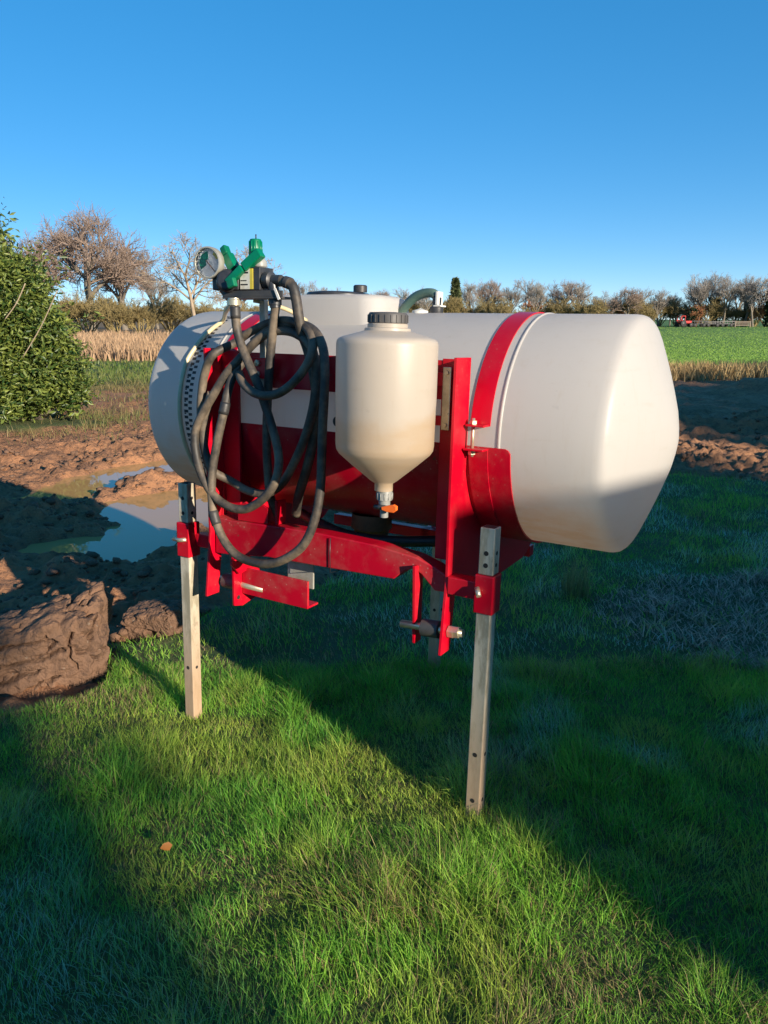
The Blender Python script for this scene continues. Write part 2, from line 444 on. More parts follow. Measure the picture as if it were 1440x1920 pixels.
def zones(x, y):
    wob = 0.10 * fbm(x * 2.2, y * 2.2, seed=5) + 0.05 * vnoise(x * 9, y * 9, seed=8)
    grow = np.clip((y - 8) * 0.12, 0, 1.2) * fbm(x * 0.6, y * 0.6, seed=15)
    mud = sstep(0.06, -0.06, poly_sd(x, y, MUD) + wob + grow)
    field = sstep(23, 24.5, y + 1.0 * fbm(x * 0.2, y * 0.2, seed=3)) * sstep(-4, 4, x) * sstep(1, 0, 0)
    reed = sstep(29, 31, y) * sstep(2, -6, x)
    return mud, field, reed
def height(x, y):
    mud, field, reed = zones(x, y)
    far = sstep(14, 40, np.hypot(x, y))
    h = 0.035 * fbm(x * 0.9, y * 0.9, seed=21) * sstep(0.35, 1.1, np.minimum(np.hypot(x - 0.29, y - 2.17), np.minimum(np.hypot(x + 0.78, y - 2.83), np.hypot(x - 0.25, y - 3.30)))) * (1 - far)
    h = h + 0.012 * fbm(x * 6, y * 6, seed=22) * (1 - far)
    n = fbm(x * 1.3, y * 1.3, seed=31, oct=3)
    rid = 1 - np.abs(fbm(x * 3.1 + 0.5 * n, y * 3.1, seed=37, oct=4, gain=0.55)) * 2.2
    lump = vnoise(x * 9, y * 9, seed=41) * 0.024 + np.abs(vnoise(x * 22, y * 22, seed=44)) * 0.012 + np.maximum(vnoise(x * 15, y * 15, seed=43) - 0.1, 0) * 0.04
    clods_ = np.maximum(1 - np.abs(fbm(x * 5.5, y * 5.5, seed=46, oct=3, gain=.6)) * 3.2, 0) * 0.05 * sstep(-.25, .35, fbm(x * 1.2, y * 1.2, seed=47)) + np.maximum(vnoise(x * 19, y * 19, seed=48), 0) * .022
    rough = 0.04 * n + 0.045 * rid + lump + clods_ - 0.055
    bank = sstep(12.5, 9.5, y)
    mh = -0.045 + rough * (0.8 + 0.45 * sstep(-0.5, 0.2, x + 0.4 * y - 2))
    for pts, hh, w in RIDGES:
        d = line_d(x, y, pts) + 0.10 * w * fbm(x * 5, y * 5, seed=51) * 3
        mh = mh + hh * np.exp(-(np.maximum(d, 0) / w) ** 2 * 1.4) * (1 + 0.5 * fbm(x * 7, y * 7, seed=52))
    for P, dep in ((P1, 0.10), (P2, 0.12)):
        sd = poly_sd(x, y, P) + 0.06 * fbm(x * 4, y * 4, seed=61)
        t = sstep(0.10, -0.14, sd)
        mh = mh * (1 - t) + (WATER_Z - dep * 0.6 + rough * 0.25) * t
    return h * (1 - mud) + mh * mud

def axis_coords(lo, hi, step, far_lo, far_hi, growth):
    a = list(np.arange(lo, hi, step)); s = step
    while a[-1] < far_hi: s *= growth; a.append(a[-1] + s)
    b = []; s = step; p = lo
    while p > far_lo: s *= growth; p -= s; b.append(p)
    return np.array(b[::-1] + a)
gx = axis_coords(-3.6, 3.6, 0.024, -1500, 1500, 1.045)
gy = axis_coords(1.0, 10.0, 0.024, -400, 2500, 1.035)
GX, GY = np.meshgrid(gx, gy)
GZ = height(GX.ravel(), GY.ravel())
nx, ny = len(gx), len(gy)
mud, field, reed = zones(GX.ravel(), GY.ravel())
idx = np.arange(nx * ny).reshape(ny, nx)
quads = np.stack([idx[:-1, :-1], idx[:-1, 1:], idx[1:, 1:], idx[1:, :-1]], -1).reshape(-1, 4)
zc = np.stack([mud, field, reed], -1)
g = link('ground', np_mesh('ground', np.stack([GX.ravel(), GY.ravel(), GZ], -1), quads, 4, 'ground_soil', zc, True, 'Zone'))
tag(g, 'churned brown clay and rough turf running out to pasture', 'ground', kind='structure')

def sheet(name, poly, z, mat, label, grow=0.12):
    n = len(poly); pts = []
    for i in range(n):
        (ax, ay), (bx, by), (cx, cy) = poly[i - 1], poly[i], poly[(i + 1) % n]
        nx_, ny_ = (cy - ay), -(cx - ax); l = math.hypot(nx_, ny_)
        pts.append((bx + nx_ / l * grow * SG, by + ny_ / l * grow * SG, z))
    mb = MB(); mb.add(pts, [tuple(range(n))])
    o = mb.build(name, mat); tag(o, label, 'puddle', kind='structure'); return o
SG = 1
def orient(poly):
    a = sum(p[0] * q[1] - q[0] * p[1] for p, q in zip(poly, poly[1:] + poly[:1]))
    return poly if a > 0 else poly[::-1]
sheet('puddle', orient(P1), WATER_Z + 0.003, 'muddy_water', 'narrow brown puddle behind the spit of mud')
sheet('puddle', orient(P2), WATER_Z, 'muddy_water', 'wide muddy puddle reflecting sky left of the tank')

# ------------------------------------------------------------------ blades
def blades(name, x, y, z, h, w, lean, az, colr, mat, seg=3, facing=None):
    n = len(x); rng = np.random.default_rng(abs(hash(name)) % 1000 if False else len(name) * 7 + n % 97)
    fa = rng.uniform(0, 2 * np.pi, n) if facing is None else facing
    wx, wy = np.cos(fa), np.sin(fa); lx, ly = np.cos(az), np.sin(az)
    rows = []
    for k in range(seg + 1):
        t = k / seg
        off = lean * h * t ** 1.8; zz = z + h * t * np.sqrt(np.clip(1 - (lean * t * 0.62) ** 2, 0.05, 1))
        bx = x + lx * off; by = y + ly * off; ww = w * (1 - t ** 1.6) * 0.5
        if k < seg:
            rows.append(np.stack([bx - wx * ww, by - wy * ww, zz], -1)); rows.append(np.stack([bx + wx * ww, by + wy * ww, zz], -1))
        else: rows.append(np.stack([bx, by, zz], -1))
    V = np.stack(rows, 1); nv = V.shape[1]
    f = []
    for k in range(seg - 1):
        f += [(2 * k, 2 * k + 1, 2 * k + 3), (2 * k, 2 * k + 3, 2 * k + 2)]
    f.append((2 * seg - 2, 2 * seg - 1, 2 * seg))
    F = (np.arange(n)[:, None, None] * nv + np.array(f)[None]).reshape(-1, 3)
    C = np.repeat(colr[:, None, :], nv, 1).reshape(-1, 3)
    return np_mesh(name, V.reshape(-1, 3), F, 3, mat, C)
rng = np.random.default_rng(11)
def scatter(n, x0, x1, y0, y1, keep):
    x = rng.uniform(x0, x1, n); y = rng.uniform(y0, y1, n); k = keep(x, y) > rng.uniform(0, 1, n)
    return x[k], y[k]
STRAW = [(1.15, 3.9), (1.34, 4.35), (2.4, 4.6), (3.2, 4.4), (3.0, 3.3), (1.9, 3.05), (1.4, 3.3)]
def turf_keep(x, y):
    mud, field, reed = zones(x, y)
    return (1 - mud) * (np.abs(x) < 0.62 * y + 0.9)
def lerp(a, b, t): return a * (1 - t[:, None]) + b * t[:, None]
TUS = (rng.uniform(-3.5, 4.2, 420), rng.uniform(.8, 7, 420)); TR_ = rng.uniform(.05, .15, 420); TY_ = (rng.uniform(0, 1, 420) < .4) * rng.uniform(.3, 1, 420)
def turf(x, y, hscale, wscale, name, label):
    n = len(x); z = height(x, y) - 0.006
    clump = fbm(x * 3.3, y * 3.3, seed=71, oct=3); big = fbm(x * 1.1, y * 1.1, seed=72, oct=3); fine = vnoise(x * 11, y * 11, seed=73)
    st = sstep(0.12, -0.15, poly_sd(x, y, STRAW) + 0.12 * clump)
    h = (0.044 + 0.046 * np.clip(clump + 0.5 * fine, -0.8, 1) + 0.02 * big) * rng.uniform(0.55, 1.35, n) * hscale
    h = np.clip(h, 0.030, 0.2) * (1 + 0.3 * st)
    tall = rng.uniform(0, 1, n) < 0.012; h = np.where(tall, h * rng.uniform(1.4, 2.1, n), h)
    w = rng.uniform(0.0014, 0.0031, n) * wscale
    az = 2.2 + 1.3 * fbm(x * 2.4, y * 2.4, seed=75, oct=2) * 3 + rng.normal(0, 1.5, n)
    lean = np.clip(rng.normal(0.55, 0.3, n) + 0.55 * st, 0.05, 1.35)
    g1 = np.array([0.105, 0.375, 0.050]); g2 = np.array([0.350, 0.600, 0.070]); yel = np.array([0.62, 0.55, 0.11])
    dead = np.array([0.46, 0.34, 0.17]); frost = np.array([0.46, 0.60, 0.60]); strw = np.array([0.62, 0.47, 0.36])
    c = lerp(g1[None] + np.zeros((n, 3)), g2, np.clip(rng.uniform(0, 1, n) * 0.8 + 0.5 * big + 0.15, 0, 1))
    c = lerp(c, yel, np.clip((vnoise(x * 4.1, y * 4.1, seed=77) - 0.02) * 1.2, 0, 0.6) * rng.uniform(0.3, 1, n))
    dp = np.clip(0.08 + 0.14 * sstep(2.2, 1.4, y) * sstep(-.3, .5, x) + 0.5 * np.clip(fbm(x * 2.7, y * 2.7, seed=78) - 0.12, 0, 1) * 2, 0, 0.6)
    c = np.where((rng.uniform(0, 1, n) < dp)[:, None], dead * rng.uniform(0.5, 1.15, (n, 1)), c)
    # hoar frost lies where the morning sun has not reached: right of the machine and in the near left corner
    fz = np.maximum(sstep(1.55, 2.3, 0.76 * x + 0.649 * y), 0.75 * sstep(0.85, 0.35, 0.76 * x + 0.649 * y))
    fp = fz * sstep(-0.05, 0.42, fbm(x * 1.9, y * 2.6, seed=79) + 0.15 * sstep(2.5, 5, y)) * rng.uniform(0.0, 1.0, n) ** 1.3
    c = lerp(c, frost, np.clip(fp * 1.0, 0, 1))
    c = np.where((rng.uniform(0, 1, n) < st * 0.92)[:, None], strw * rng.uniform(0.35, 1.25, (n, 1)), c)
    c = c * rng.uniform(0.7, 1.25, (n, 1))
    # tussocks: blades spring outwards from their crown
    tx, ty = TUS; best = np.full(n, 9.0); bi = np.zeros(n, int)
    for k in range(len(tx)):
        m = (np.abs(x - tx[k]) < .2) & (np.abs(y - ty[k]) < .2)
        d = np.hypot(x[m] - tx[k], y[m] - ty[k]) / TR_[k]; im = np.where(m)[0]
        b_ = d < best[im]; best[im[b_]] = d[b_]; bi[im[b_]] = k
    tz = sstep(1.25, 0.5, best)
    az = np.where(rng.uniform(0, 1, n) < tz * .55, np.arctan2(y - ty[bi], x - tx[bi]) + rng.normal(0, .8, n), az)
    h = h * (1 + 0.38 * tz); lean = np.clip(lean + 0.15 * tz * best, .05, 1.3)
    c = lerp(c, yel, tz * TY_[bi] * rng.uniform(0, .6, n))
    w = w * (1 + 0.9 * st)
    o = link(name, blades(name, x, y, z, h, w, lean, az, c, 'grass_blade'))
    tag(o, label, 'grass', kind='stuff'); return o
x, y = scatter(250000, -2.6, 2.6, 0.75, 3.3, turf_keep)
turf(x, y, 1.0, 1.0, 'grass', 'tufted green grass with straw and frost around the legs in the foreground')
x, y = scatter(230000, -5.5, 6.0, 3.3, 9.5, lambda x, y: turf_keep(x, y) * np.clip((4.6 / y) ** 1.4, 0.2, 1))
turf(x, y, 1.0, 1.7, 'grass', 'frosted rough grass in the shade behind and right of the machine')
# grass and weeds growing sparsely on the clay and at the foot of the evergreen bush
x, y = scatter(60000, -8.5, -2.0, 8.6, 19.5, lambda x, y: np.clip(sstep(2.2, 0.2, np.hypot((x + 6.2) / 1.5, y - 12.3)) + sstep(14.0, 17.5, y) * 0.5 + 0.03, 0, 1) * sstep(-0.25, 0.3, fbm(x * 1.4, y * 1.4, seed=81)))
n = len(x)
cc = lerp(np.array([0.10, 0.16, 0.035])[None] + np.zeros((n, 3)), np.array([0.36, 0.27, 0.12]), np.clip(rng.uniform(0, 1, n) + 0.7 * fbm(x * 0.9, y * 0.9, seed=82), 0, 1)) * rng.uniform(0.6, 1.2, (n, 1))
o = link('weeds', blades('weeds', x, y, height(x, y) - 0.01, rng.uniform(0.05, 0.22, n), rng.uniform(0.006, 0.014, n), rng.uniform(0.2, 0.9, n), rng.uniform(0, 6.28, n), cc, 'grass_blade'))
tag(o, 'dry grass and weeds at the foot of the evergreen bush', 'weeds', kind='stuff')
# pasture on the right, strip of green on the left
def lod_field(name, n, x0, x1, y0, y1, keep, h0, c1, c2, label, cat, mat='grass_blade', wk=0.0017, hv=(0.6, 1.3), seg=2, cs=0.05):
    yy = 1 / rng.uniform(1 / y1, 1 / y0, n); xx = rng.uniform(x0, x1, n) * yy
    k = keep(xx, yy) > rng.uniform(0, 1, n); xx, yy = xx[k], yy[k]; n = len(xx)
    d = np.hypot(xx, yy)
    t = np.clip(rng.uniform(0, 1, n) * 0.7 + 0.6 * fbm(xx * cs, yy * cs, seed=83) + 0.15, 0, 1)
    cc = lerp(np.array(c1)[None] + np.zeros((n, 3)), np.array(c2), t) * rng.uniform(0.75, 1.2, (n, 1))
    me = blades(name, xx, yy, height(xx, yy) - 0.02, h0 * rng.uniform(*hv, n), wk * d * rng.uniform(0.6, 1.3, n), rng.uniform(0.1, 0.6, n), rng.uniform(0, 6.28, n), cc, mat, seg)
    o = link(name, me); tag(o, label, cat, kind='stuff'); return o
lod_field('pasture', 230000, -0.15, 0.85, 23.5, 190, lambda x, y: sstep(22.5, 24.5, y) * (x > -3), 0.05, (0.27, 0.44, 0.08), (0.32, 0.47, 0.09), 'smooth green pasture beyond the reeds on the right', 'grass')
lod_field('green_strip', 26000, -1.3, 0.0, 19, 31, lambda x, y: sstep(18.8, 20, y + 1.5 * fbm(x * 0.5, y * 0.5, seed=84)) * sstep(31, 28, y), 0.10, (0.10, 0.18, 0.035), (0.26, 0.25, 0.08), 'strip of grass between the clay and the reeds at left', 'grass', hv=(0.5, 2.0), cs=0.4)
lod_field('dry_reeds', 40000, -1.4, 0.02, 30, 75, lambda x, y: 1.0 * (x < 1), 0.6, (0.38, 0.24, 0.14), (0.47, 0.32, 0.19), 'band of tall tan reeds standing at left behind the bush', 'reeds', 'reed_blade', 0.0022, (0.5, 1.35), 2, 0.15)
lod_field('dry_reeds', 16000, 0.1, 0.75, 20.5, 23.6, lambda x, y: sstep(20.6, 21.4, y + 0.6 * fbm(x * 0.7, y * 0.7, seed=85)), 0.34, (0.34, 0.22, 0.10), (0.46, 0.34, 0.16), 'low strip of tan reeds along the near edge of the pasture', 'reeds', 'reed_blade', 0.0018, (0.4, 1.4), 2, 0.5)

# loose crumbs and lumps of clay
def lumps():
    t = (1 + 5 ** 0.5) / 2
    iv = np.array([(-1, t, 0), (1, t, 0), (-1, -t, 0), (1, -t, 0), (0, -1, t), (0, 1, t), (0, -1, -t), (0, 1, -t), (t, 0, -1), (t, 0, 1), (-t, 0, -1), (-t, 0, 1)]) / 1.9
    fi = np.array([(0, 11, 5), (0, 5, 1), (0, 1, 7), (0, 7, 10), (0, 10, 11), (1, 5, 9), (5, 11, 4), (11, 10, 2), (10, 7, 6), (7, 1, 8), (3, 9, 4), (3, 4, 2), (3, 2, 6), (3, 6, 8), (3, 8, 9), (4, 9, 5), (2, 4, 11), (6, 2, 10), (8, 6, 7), (9, 8, 1)])
    x, y = scatter(40000, -5.5, 7.0, 3.2, 13.0, lambda x, y: zones(x, y)[0] * sstep(-0.2, 0.45, fbm(x * 1.7, y * 1.7, seed=91)) * np.clip(5 / y, 0.3, 1))
    n = len(x); z = height(x, y)
    k = z > WATER_Z + 0.01; x, y, z = x[k], y[k], z[k]; n = len(x)
    s = 0.005 + 0.034 * rng.uniform(0, 1, n) ** 5 + 0.006 * rng.uniform(0, 1, n)
    V = iv[None] * s[:, None, None] * rng.uniform(0.6, 1.35, (n, 12, 1)) * np.stack([rng.uniform(0.7, 1.5, n), rng.uniform(0.7, 1.5, n), rng.uniform(0.5, 1.0, n)], -1)[:, None, :]
    a = rng.uniform(0, 6.28, n); ca, sa = np.cos(a)[:, None], np.sin(a)[:, None]
    X = V[..., 0] * ca - V[..., 1] * sa; Y = V[..., 0] * sa + V[..., 1] * ca
    V = np.stack([X + x[:, None], Y + y[:, None], V[..., 2] + (z + s * 0.2)[:, None]], -1)
    F = (np.arange(n)[:, None, None] * 12 + fi[None]).reshape(-1, 3)
    o = link('clay_crumbs', np_mesh('clay_crumbs', V.reshape(-1, 3), F, 3, 'clay'))
    tag(o, 'loose crumbs of brown clay scattered over the churned ground', 'clay crumbs', kind='stuff')
lumps()
def clod(label, loc, size, rot, seed, res=110, cracks=(), hole=None):
    mb_v = []; mb_f = []; k = 0
    lin = np.linspace(-1, 1, res)
    for ax in range(3):
        for sg in (-1, 1):
            A, B = np.meshgrid(lin, lin); C_ = np.full_like(A, sg)
            P = [A, B, C_] if ax == 2 else ([C_, A, B] if ax == 0 else [B, C_, A])
            P = np.stack([q.ravel() for q in P], -1)
            i = np.arange(res * res).reshape(res, res)
            q = np.stack([i[:-1, :-1], i[:-1, 1:], i[1:, 1:], i[1:, :-1]], -1).reshape(-1, 4)
            if sg < 0: q = q[:, ::-1]
            mb_v.append(P); mb_f.append(q + k); k += res * res
    P = np.concatenate(mb_v); F = np.concatenate(mb_f)
    e = 7.0; r = (np.abs(P) ** e).sum(1) ** (1 / e); D = P / r[:, None]
    x, y, z = D[:, 0] * size[0], D[:, 1] * size[1], D[:, 2] * size[2]
    s = max(size)
    f1 = fbm(x * 3.5 / s + seed, y * 3.5 / s, z * 3.5 / s, seed=seed, oct=4)
    f2 = fbm(x * 26, y * 26, z * 26 + seed, seed=seed + 3, oct=3)
    cr = np.abs(fbm(x * 3.2 + 0.5 * f1, y * 3.2, z * 8 + seed * 1.7 + 1.2 * x, seed=seed + 5, oct=3))
    crack = sstep(0.04, 0.0, cr) * sstep(-0.25, 0.1, fbm(x * 4, y * 4, z * 4, seed=seed + 9))
    disp = 1 + 0.17 * f1 
    V = np.stack([x, y, z], -1) * disp[:, None] + D * (f2 * 0.034 * s - 0.085 * s * crack)[:, None]
    fr = sstep(0.0, -0.5, D[:, 1])                       # cracks and holes open in the front face
    wv = 0.012 * fbm(x * 18, z * 18, seed=seed + 21, oct=3)
    for pts, wd, dp in cracks:
        d = line_d(x + wv, z + wv * 1.4, pts)
        V[:, 1] += fr * dp * sstep(wd, wd * .25, d)
    if hole:
        d = np.hypot((x + wv - hole[0]) / hole[2], (z + wv - hole[1]) / hole[3]); V[:, 1] += fr * hole[4] * sstep(1.0, .7, d)
    # shear the top so that it is a broken slab, not a block
    V[:, 0] += 0.25 * np.maximum(V[:, 2], -size[2]) * (1 if seed % 2 else -0.6)
    V[:, 2] *= 1 - 0.28 * np.clip(-V[:, 0] / size[0], -1, 1) * (V[:, 2] > 0)
    me = np_mesh('clay_clod', V, F, 4, 'clay', None, True)
    bm_merge(me)
    o = link('clay_clod', me); o.location = loc; o.rotation_euler = rot
    tag(o, label, 'clod'); return o
import bmesh
def bm_merge(me):
    bm = bmesh.new(); bm.from_mesh(me); bmesh.ops.remove_doubles(bm, verts=bm.verts, dist=1e-4); bm.to_mesh(me); bm.free()
clod('large cracked slab of brown clay on the grass edge at far left', (-1.66, 3.30, 0.035), (0.36, 0.17, 0.19), (0.10, -0.10, R(14)), 7, cracks=[([(-.34, .045), (-.2, .03), (-.08, .055), (.06, .05), (.2, .075)], .011, .05), ([(-.12, -.04), (-.02, -.02), (.03, .0), (.08, .0)], .013, .06), ([(.02, -.09), (.10, -.06), (.17, -.05)], .012, .06), ([(-.3, .12), (-.15, .13), (.0, .15), (.14, .13)], .010, .045), ([(.24, .14), (.22, .05), (.25, -.02)], .009, .04), ([(-.34, -.09), (-.2, -.11), (-.1, -.10), (.06, -.13)], .010, .04), ([(.12, .15), (.16, .11), (.13, .09)], .009, .05)])
clod('smaller lump of brown clay with a dark hole beside the big slab', (-1.17, 3.76, 0.015), (0.15, 0.11, 0.10), (0.1, 0.05, R(-10)), 12, 60, hole=(.0, .0, .032, .02, .06))
# ------------------------------------------------------------------ the tank sprayer
YAW, LX, LY = R(31.073), R(-1.876), R(0.572)
TC = Vector((0.032, 2.922, 1.195))
MR = Matrix.Rotation(-YAW, 3, 'Z') @ Matrix.Rotation(LX, 3, 'X') @ Matrix.Rotation(LY, 3, 'Y')
OFF = (0, 0, TZ)
def place(o):
    o.rotation_mode = 'YXZ'; o.rotation_euler = (LX, LY, -YAW)
    o.location = TC + MR @ Vector((0, 0, -TZ)); return o
root = place(empty('tank_sprayer'))
tag(root, 'white barrel tank sprayer on red steel frame with three stand legs', 'sprayer')
def part(mb, name, mat, parent=None, bevel=0, sharp=None, label=None):
    o = mb.build(name, mat, parent or root, bevel, OFF, sharp)
    if label: o['label'] = label
    return o
TR = 0.379
cap_prof = [(0.872, .379), (0.888, .3775), (0.900, .3735), (0.909, .366), (0.916, .356), (0.924, .340), (0.945, .290), (0.968, .232), (0.99, .172), (1.01, .113), (1.022, .065), (1.029, .03), (1.031, 0.0)]
prof = [(r, -x) for x, r in reversed(cap_prof)]
prof += [(TR, x) for x in np.linspace(-0.8, 0.8, 17)]
prof += [(r, x) for x, r in cap_prof]
tank = part(MB().lathe(prof, axis=(1, 0, 0), sides=128), 'tank', 'tank_plastic', label='milky white barrel tank with tan residue low down')
for s in (-1, 1):
    part(MB().lathe([(TR - .002, s * .592 - .006), (TR + .0035, s * .592 - .003), (TR + .0035, s * .592 + .003), (TR - .002, s * .592 + .006)], axis=(1, 0, 0), sides=128), 'seam', 'tank_plastic', tank)
def arc_sheet(x0, x1, r0, r1, a0, a1, n=64, corner=0.0, nxs=2):
    # angle measured from the front (-y), up positive; returns a closed curved plate
    xs = [x0, x1] if not corner else sorted(set([x0 + corner * (1 - math.cos(k * math.pi / 12)) for k in range(7)] + [x1 - corner * (1 - math.cos(k * math.pi / 12)) for k in range(7)]))
    v = []; f = []; m = len(xs)
    for r in (r0, r1):
        for i in range(n + 1):
            t = i / n
            for x in xs:
                e = 0.0
                if corner:
                    dx = max(0, corner - (x - x0), corner - (x1 - x)); e = (corner - math.sqrt(max(0, corner ** 2 - dx ** 2))) / r0
                sg = 1 if a1 > a0 else -1
                aa0, aa1 = a0 + sg * e, a1 - sg * e
                a = aa0 + (aa1 - aa0) * t
                v.append((x, -r * math.cos(a), r * math.sin(a)))
    L = (n + 1) * m
    for i in range(n):
        for k in range(m - 1):
            a, b, c, d = i * m + k, i * m + k + 1, (i + 1) * m + k + 1, (i + 1) * m + k
            f += [(a, b, c, d), (L + d, L + c, L + b, L + a)]
        f += [(i * m, (i + 1) * m, L + (i + 1) * m, L + i * m), (i * m + m - 1, L + i * m + m - 1, L + (i + 1) * m + m - 1, (i + 1) * m + m - 1)]
    for k in range(m - 1):
        f += [(k, L + k, L + k + 1, k + 1), (n * m + k, n * m + k + 1, L + n * m + k + 1, L + n * m + k)]
    mb = MB(); mb.add(v, f, True); return mb
cradle = part(arc_sheet(-.632, .632, TR + .002, TR + .0075, R(-4), R(-176), corner=.02), 'cradle', 'dusty_red_paint', sharp=35)
for s in (-1, 1):
    xa = s * .53
    part(arc_sheet(xa - .031, xa + .031, TR + .008, TR + .012, R(-5), R(-48), n=24), 'wear_strip', 'dusty_red_paint', cradle, sharp=35)
    st = part(arc_sheet(xa - .032, xa + .032, TR + .001, TR + .005, R(5.5), R(174)), 'strap', 'red_paint', sharp=35)
    part(MB().box(xa - .03, xa + .03, -TR - .046, -TR - .003, .036, .042), 'flange', 'red_paint', st, .001)
    part(MB().box(xa - .032, xa + .032, -TR - .05, -TR - .004, -.036, -.030), 'flange', 'red_paint', cradle, .001)
    mb = MB().tube([(xa - .012, -TR - .027, -.056), (xa - .012, -TR - .027, .060)], .0055, 10)
    bt = part(mb, 'clamp_bolt', 'zinc')
    for z0, r in ((.043, .012), (-.049, .012)):
        part(MB().lathe([(0, 0), (r, 0), (r, .010), (0, .010)], (xa - .012, -TR - .027, z0), sides=6, smooth=False), 'nut', 'zinc', bt)
# filler neck, lid
def rounded_frustum(cx, cy, z0, z1, hx0, hy0, hx1, hy1, rad, n=8, top_round=.02):
    mb = MB(); rings = []
    lv = [(z0, hx0, hy0), (z1 - top_round, hx0 + (hx1 - hx0) * .85, hy0 + (hy1 - hy0) * .85), (z1 - top_round * .4, hx1 - .002, hy1 - .002), (z1, hx1 - top_round * .9, hy1 - top_round * .9)]
    v = []; 
    for z, hx, hy in lv:
        for q, (sx, sy) in enumerate(((1, 1), (-1, 1), (-1, -1), (1, -1))):
            for k in range(n + 1):
                a = (q + k / n) * math.pi / 2
                v.append((cx + sx * (hx - rad) + rad * math.cos(a), cy + sy * (hy - rad) + rad * math.sin(a), z))
    m = 4 * (n + 1)
    f = [(i * m + k, i * m + (k + 1) % m, (i + 1) * m + (k + 1) % m, (i + 1) * m + k) for i in range(len(lv) - 1) for k in range(m)]
    f.append(tuple((len(lv) - 1) * m + k for k in range(m)))
    mb.add(v, f, True); return mb
neck = part(rounded_frustum(-.225, -.03, .30, .436, .262, .165, .235, .135, .07), 'filler_neck', 'tank_plastic', tank, sharp=50)
lid = part(MB().lathe([(.0, .432), (.118, .432), (.122, .440), (.116, .448), (.085, .452), (.0, .455)], (-.24, -.02, 0)), 'lid', 'black_plastic')
part(MB().lathe([(.026, .452), (.026, .474), (.022, .478), (0, .478)], (-.155, .0, 0), sides=20), 'knob', 'cap_plastic', lid, sharp=40)
# breather hose and clip on the tank top
part(MB().tube(smooth_path([(.012, .0, .352), (.035, 0, .392), (.075, .0, .430), (.115, 0, .446), (.150, 0, .447), (.168, 0, .436)]), .0165, 14), 'breather_hose', 'green_hose')
br = part(MB().lathe([(.022, .372), (.024, .378), (.024, .398), (.016, .402), (.016, .432), (0, .432)], (.17, 0, 0), sides=20), 'breather_fitting', 'black_plastic', sharp=40)
part(MB().box(.172, .184, -.02, .02, .405, .452).box(.165, .197, -.022, .022, .399, .405), 'clip', 'white_plastic', br, .003)
part(MB().lathe([(.03, .36), (.03, .385), (.012, .39), (.0, .395)], (.115, -.02, 0), sides=20), 'vent_cap', 'white_plastic', tank, sharp=40)
# level scale and sight tube
mb = MB()
def cyl_patch(mb, x0, x1, a0, a1, r):
    mb.add([(x, -r * math.cos(a), r * math.sin(a)) for x, a in ((x0, a0), (x1, a0), (x1, a1), (x0, a1))], [(0, 1, 2, 3)])
k = 0
for i in range(64):
    a = R(69 - i * 1.72)
    wide = 0.019 if i % 5 else 0.021
    if i % 2 == 0: cyl_patch(mb, -.700, -.700 + wide, a, a - R(1.62), TR + .0012)
    else: cyl_patch(mb, -.678, -.660, a, a - R(1.6), TR + .0012)
    if i % 4 == 1: cyl_patch(mb, -.699, -.69, a, a - R(0.8), TR + .0012)
part(mb, 'level_scale', 'ink', tank)
tp = [(-.386, -.45, .405), (-.47, -.36, .395), (-.58, -.27, .368)] + [(-.665 - .05 * min(1, i / 4), -.389 * math.cos(R(a)), .389 * math.sin(R(a))) for i, a in enumerate(range(60, -82, -8))]
part(MB().tube(smooth_path(tp), .0085, 10), 'sight_tube', 'tube_plastic')
part(MB().tube(smooth_path([(-.30, -.44, .40), (-.27, -.40, .392), (-.235, -.33, .372), (-.22, -.25, .34)]), .0075, 10), 'air_tube', 'tube_plastic')

# frame: uprights, plates, beam
for s in (-1, 1):
    x0, x1 = sorted((s * .483, s * .493))
    up = part(MB().prism([(-.485, .237), (-.387, .237), (-.387, -.2), (-.415, -.43), (-.442, -.672), (-.507, -.672), (-.480, -.43), (-.485, -.2)], x0, x1, 'x'), 'upright', 'red_paint', None, .0015)
    x0, x1 = sorted((s * .405, s * .4825))
    part(MB().box(x0, x1, -.402, -.392, -.395, .231), 'upright_flange', 'red_paint', up, .0015)
    # saddle plate under the tank, in line with each upright
    n = 40; inner = []; outer = []
    ol = [(-.40, .0), (-.402, -.2), (-.43, -.43), (-.33, -.50), (-.10, -.525), (.20, -.515), (.36, -.42), (.44, -.2), (.42, .0)]
    seg = [0]
    for p, q in zip(ol[:-1], ol[1:]): seg.append(seg[-1] + math.hypot(q[0] - p[0], q[1] - p[1]))
    for i in range(n + 1):
        a = math.pi * i / n; inner.append((-.388 * math.cos(a), -.388 * math.sin(a)))
        d = seg[-1] * i / n; j = max(k for k in range(len(seg) - 1) if seg[k] <= d + 1e-9); t = (d - seg[j]) / (seg[j + 1] - seg[j])
        outer.append((ol[j][0] + (ol[j + 1][0] - ol[j][0]) * t, ol[j][1] + (ol[j + 1][1] - ol[j][1]) * t))
    xa, xb = s * .4805 - .005, s * .4805 + .005
    v = [(x, *p) for x in (xa, xb) for ring in (inner, outer) for p in ring]; m = n + 1; f = []
    for i in range(n):
        f += [(i, i + 1, m + i + 1, m + i), (2 * m + m + i, 2 * m + m + i + 1, 2 * m + i + 1, 2 * m + i), (m + i, m + i + 1, 3 * m + i + 1, 3 * m + i), (2 * m + i, 2 * m + i + 1, i + 1, i)]
    mb = MB(); mb.add(v, f); part(mb, 'saddle_plate', 'red_paint')
part(MB().box(-.4045, .4045, -.400, -.391, .108, .226), 'cross_plate', 'red_paint', None, .0015)
bt_ = [(-.478, -.372), (-.40, -.376), (-.308, -.372), (-.139, -.366), (.0, -.364), (.21, -.369), (.369, -.385), (.436, -.405), (.478, -.425)]
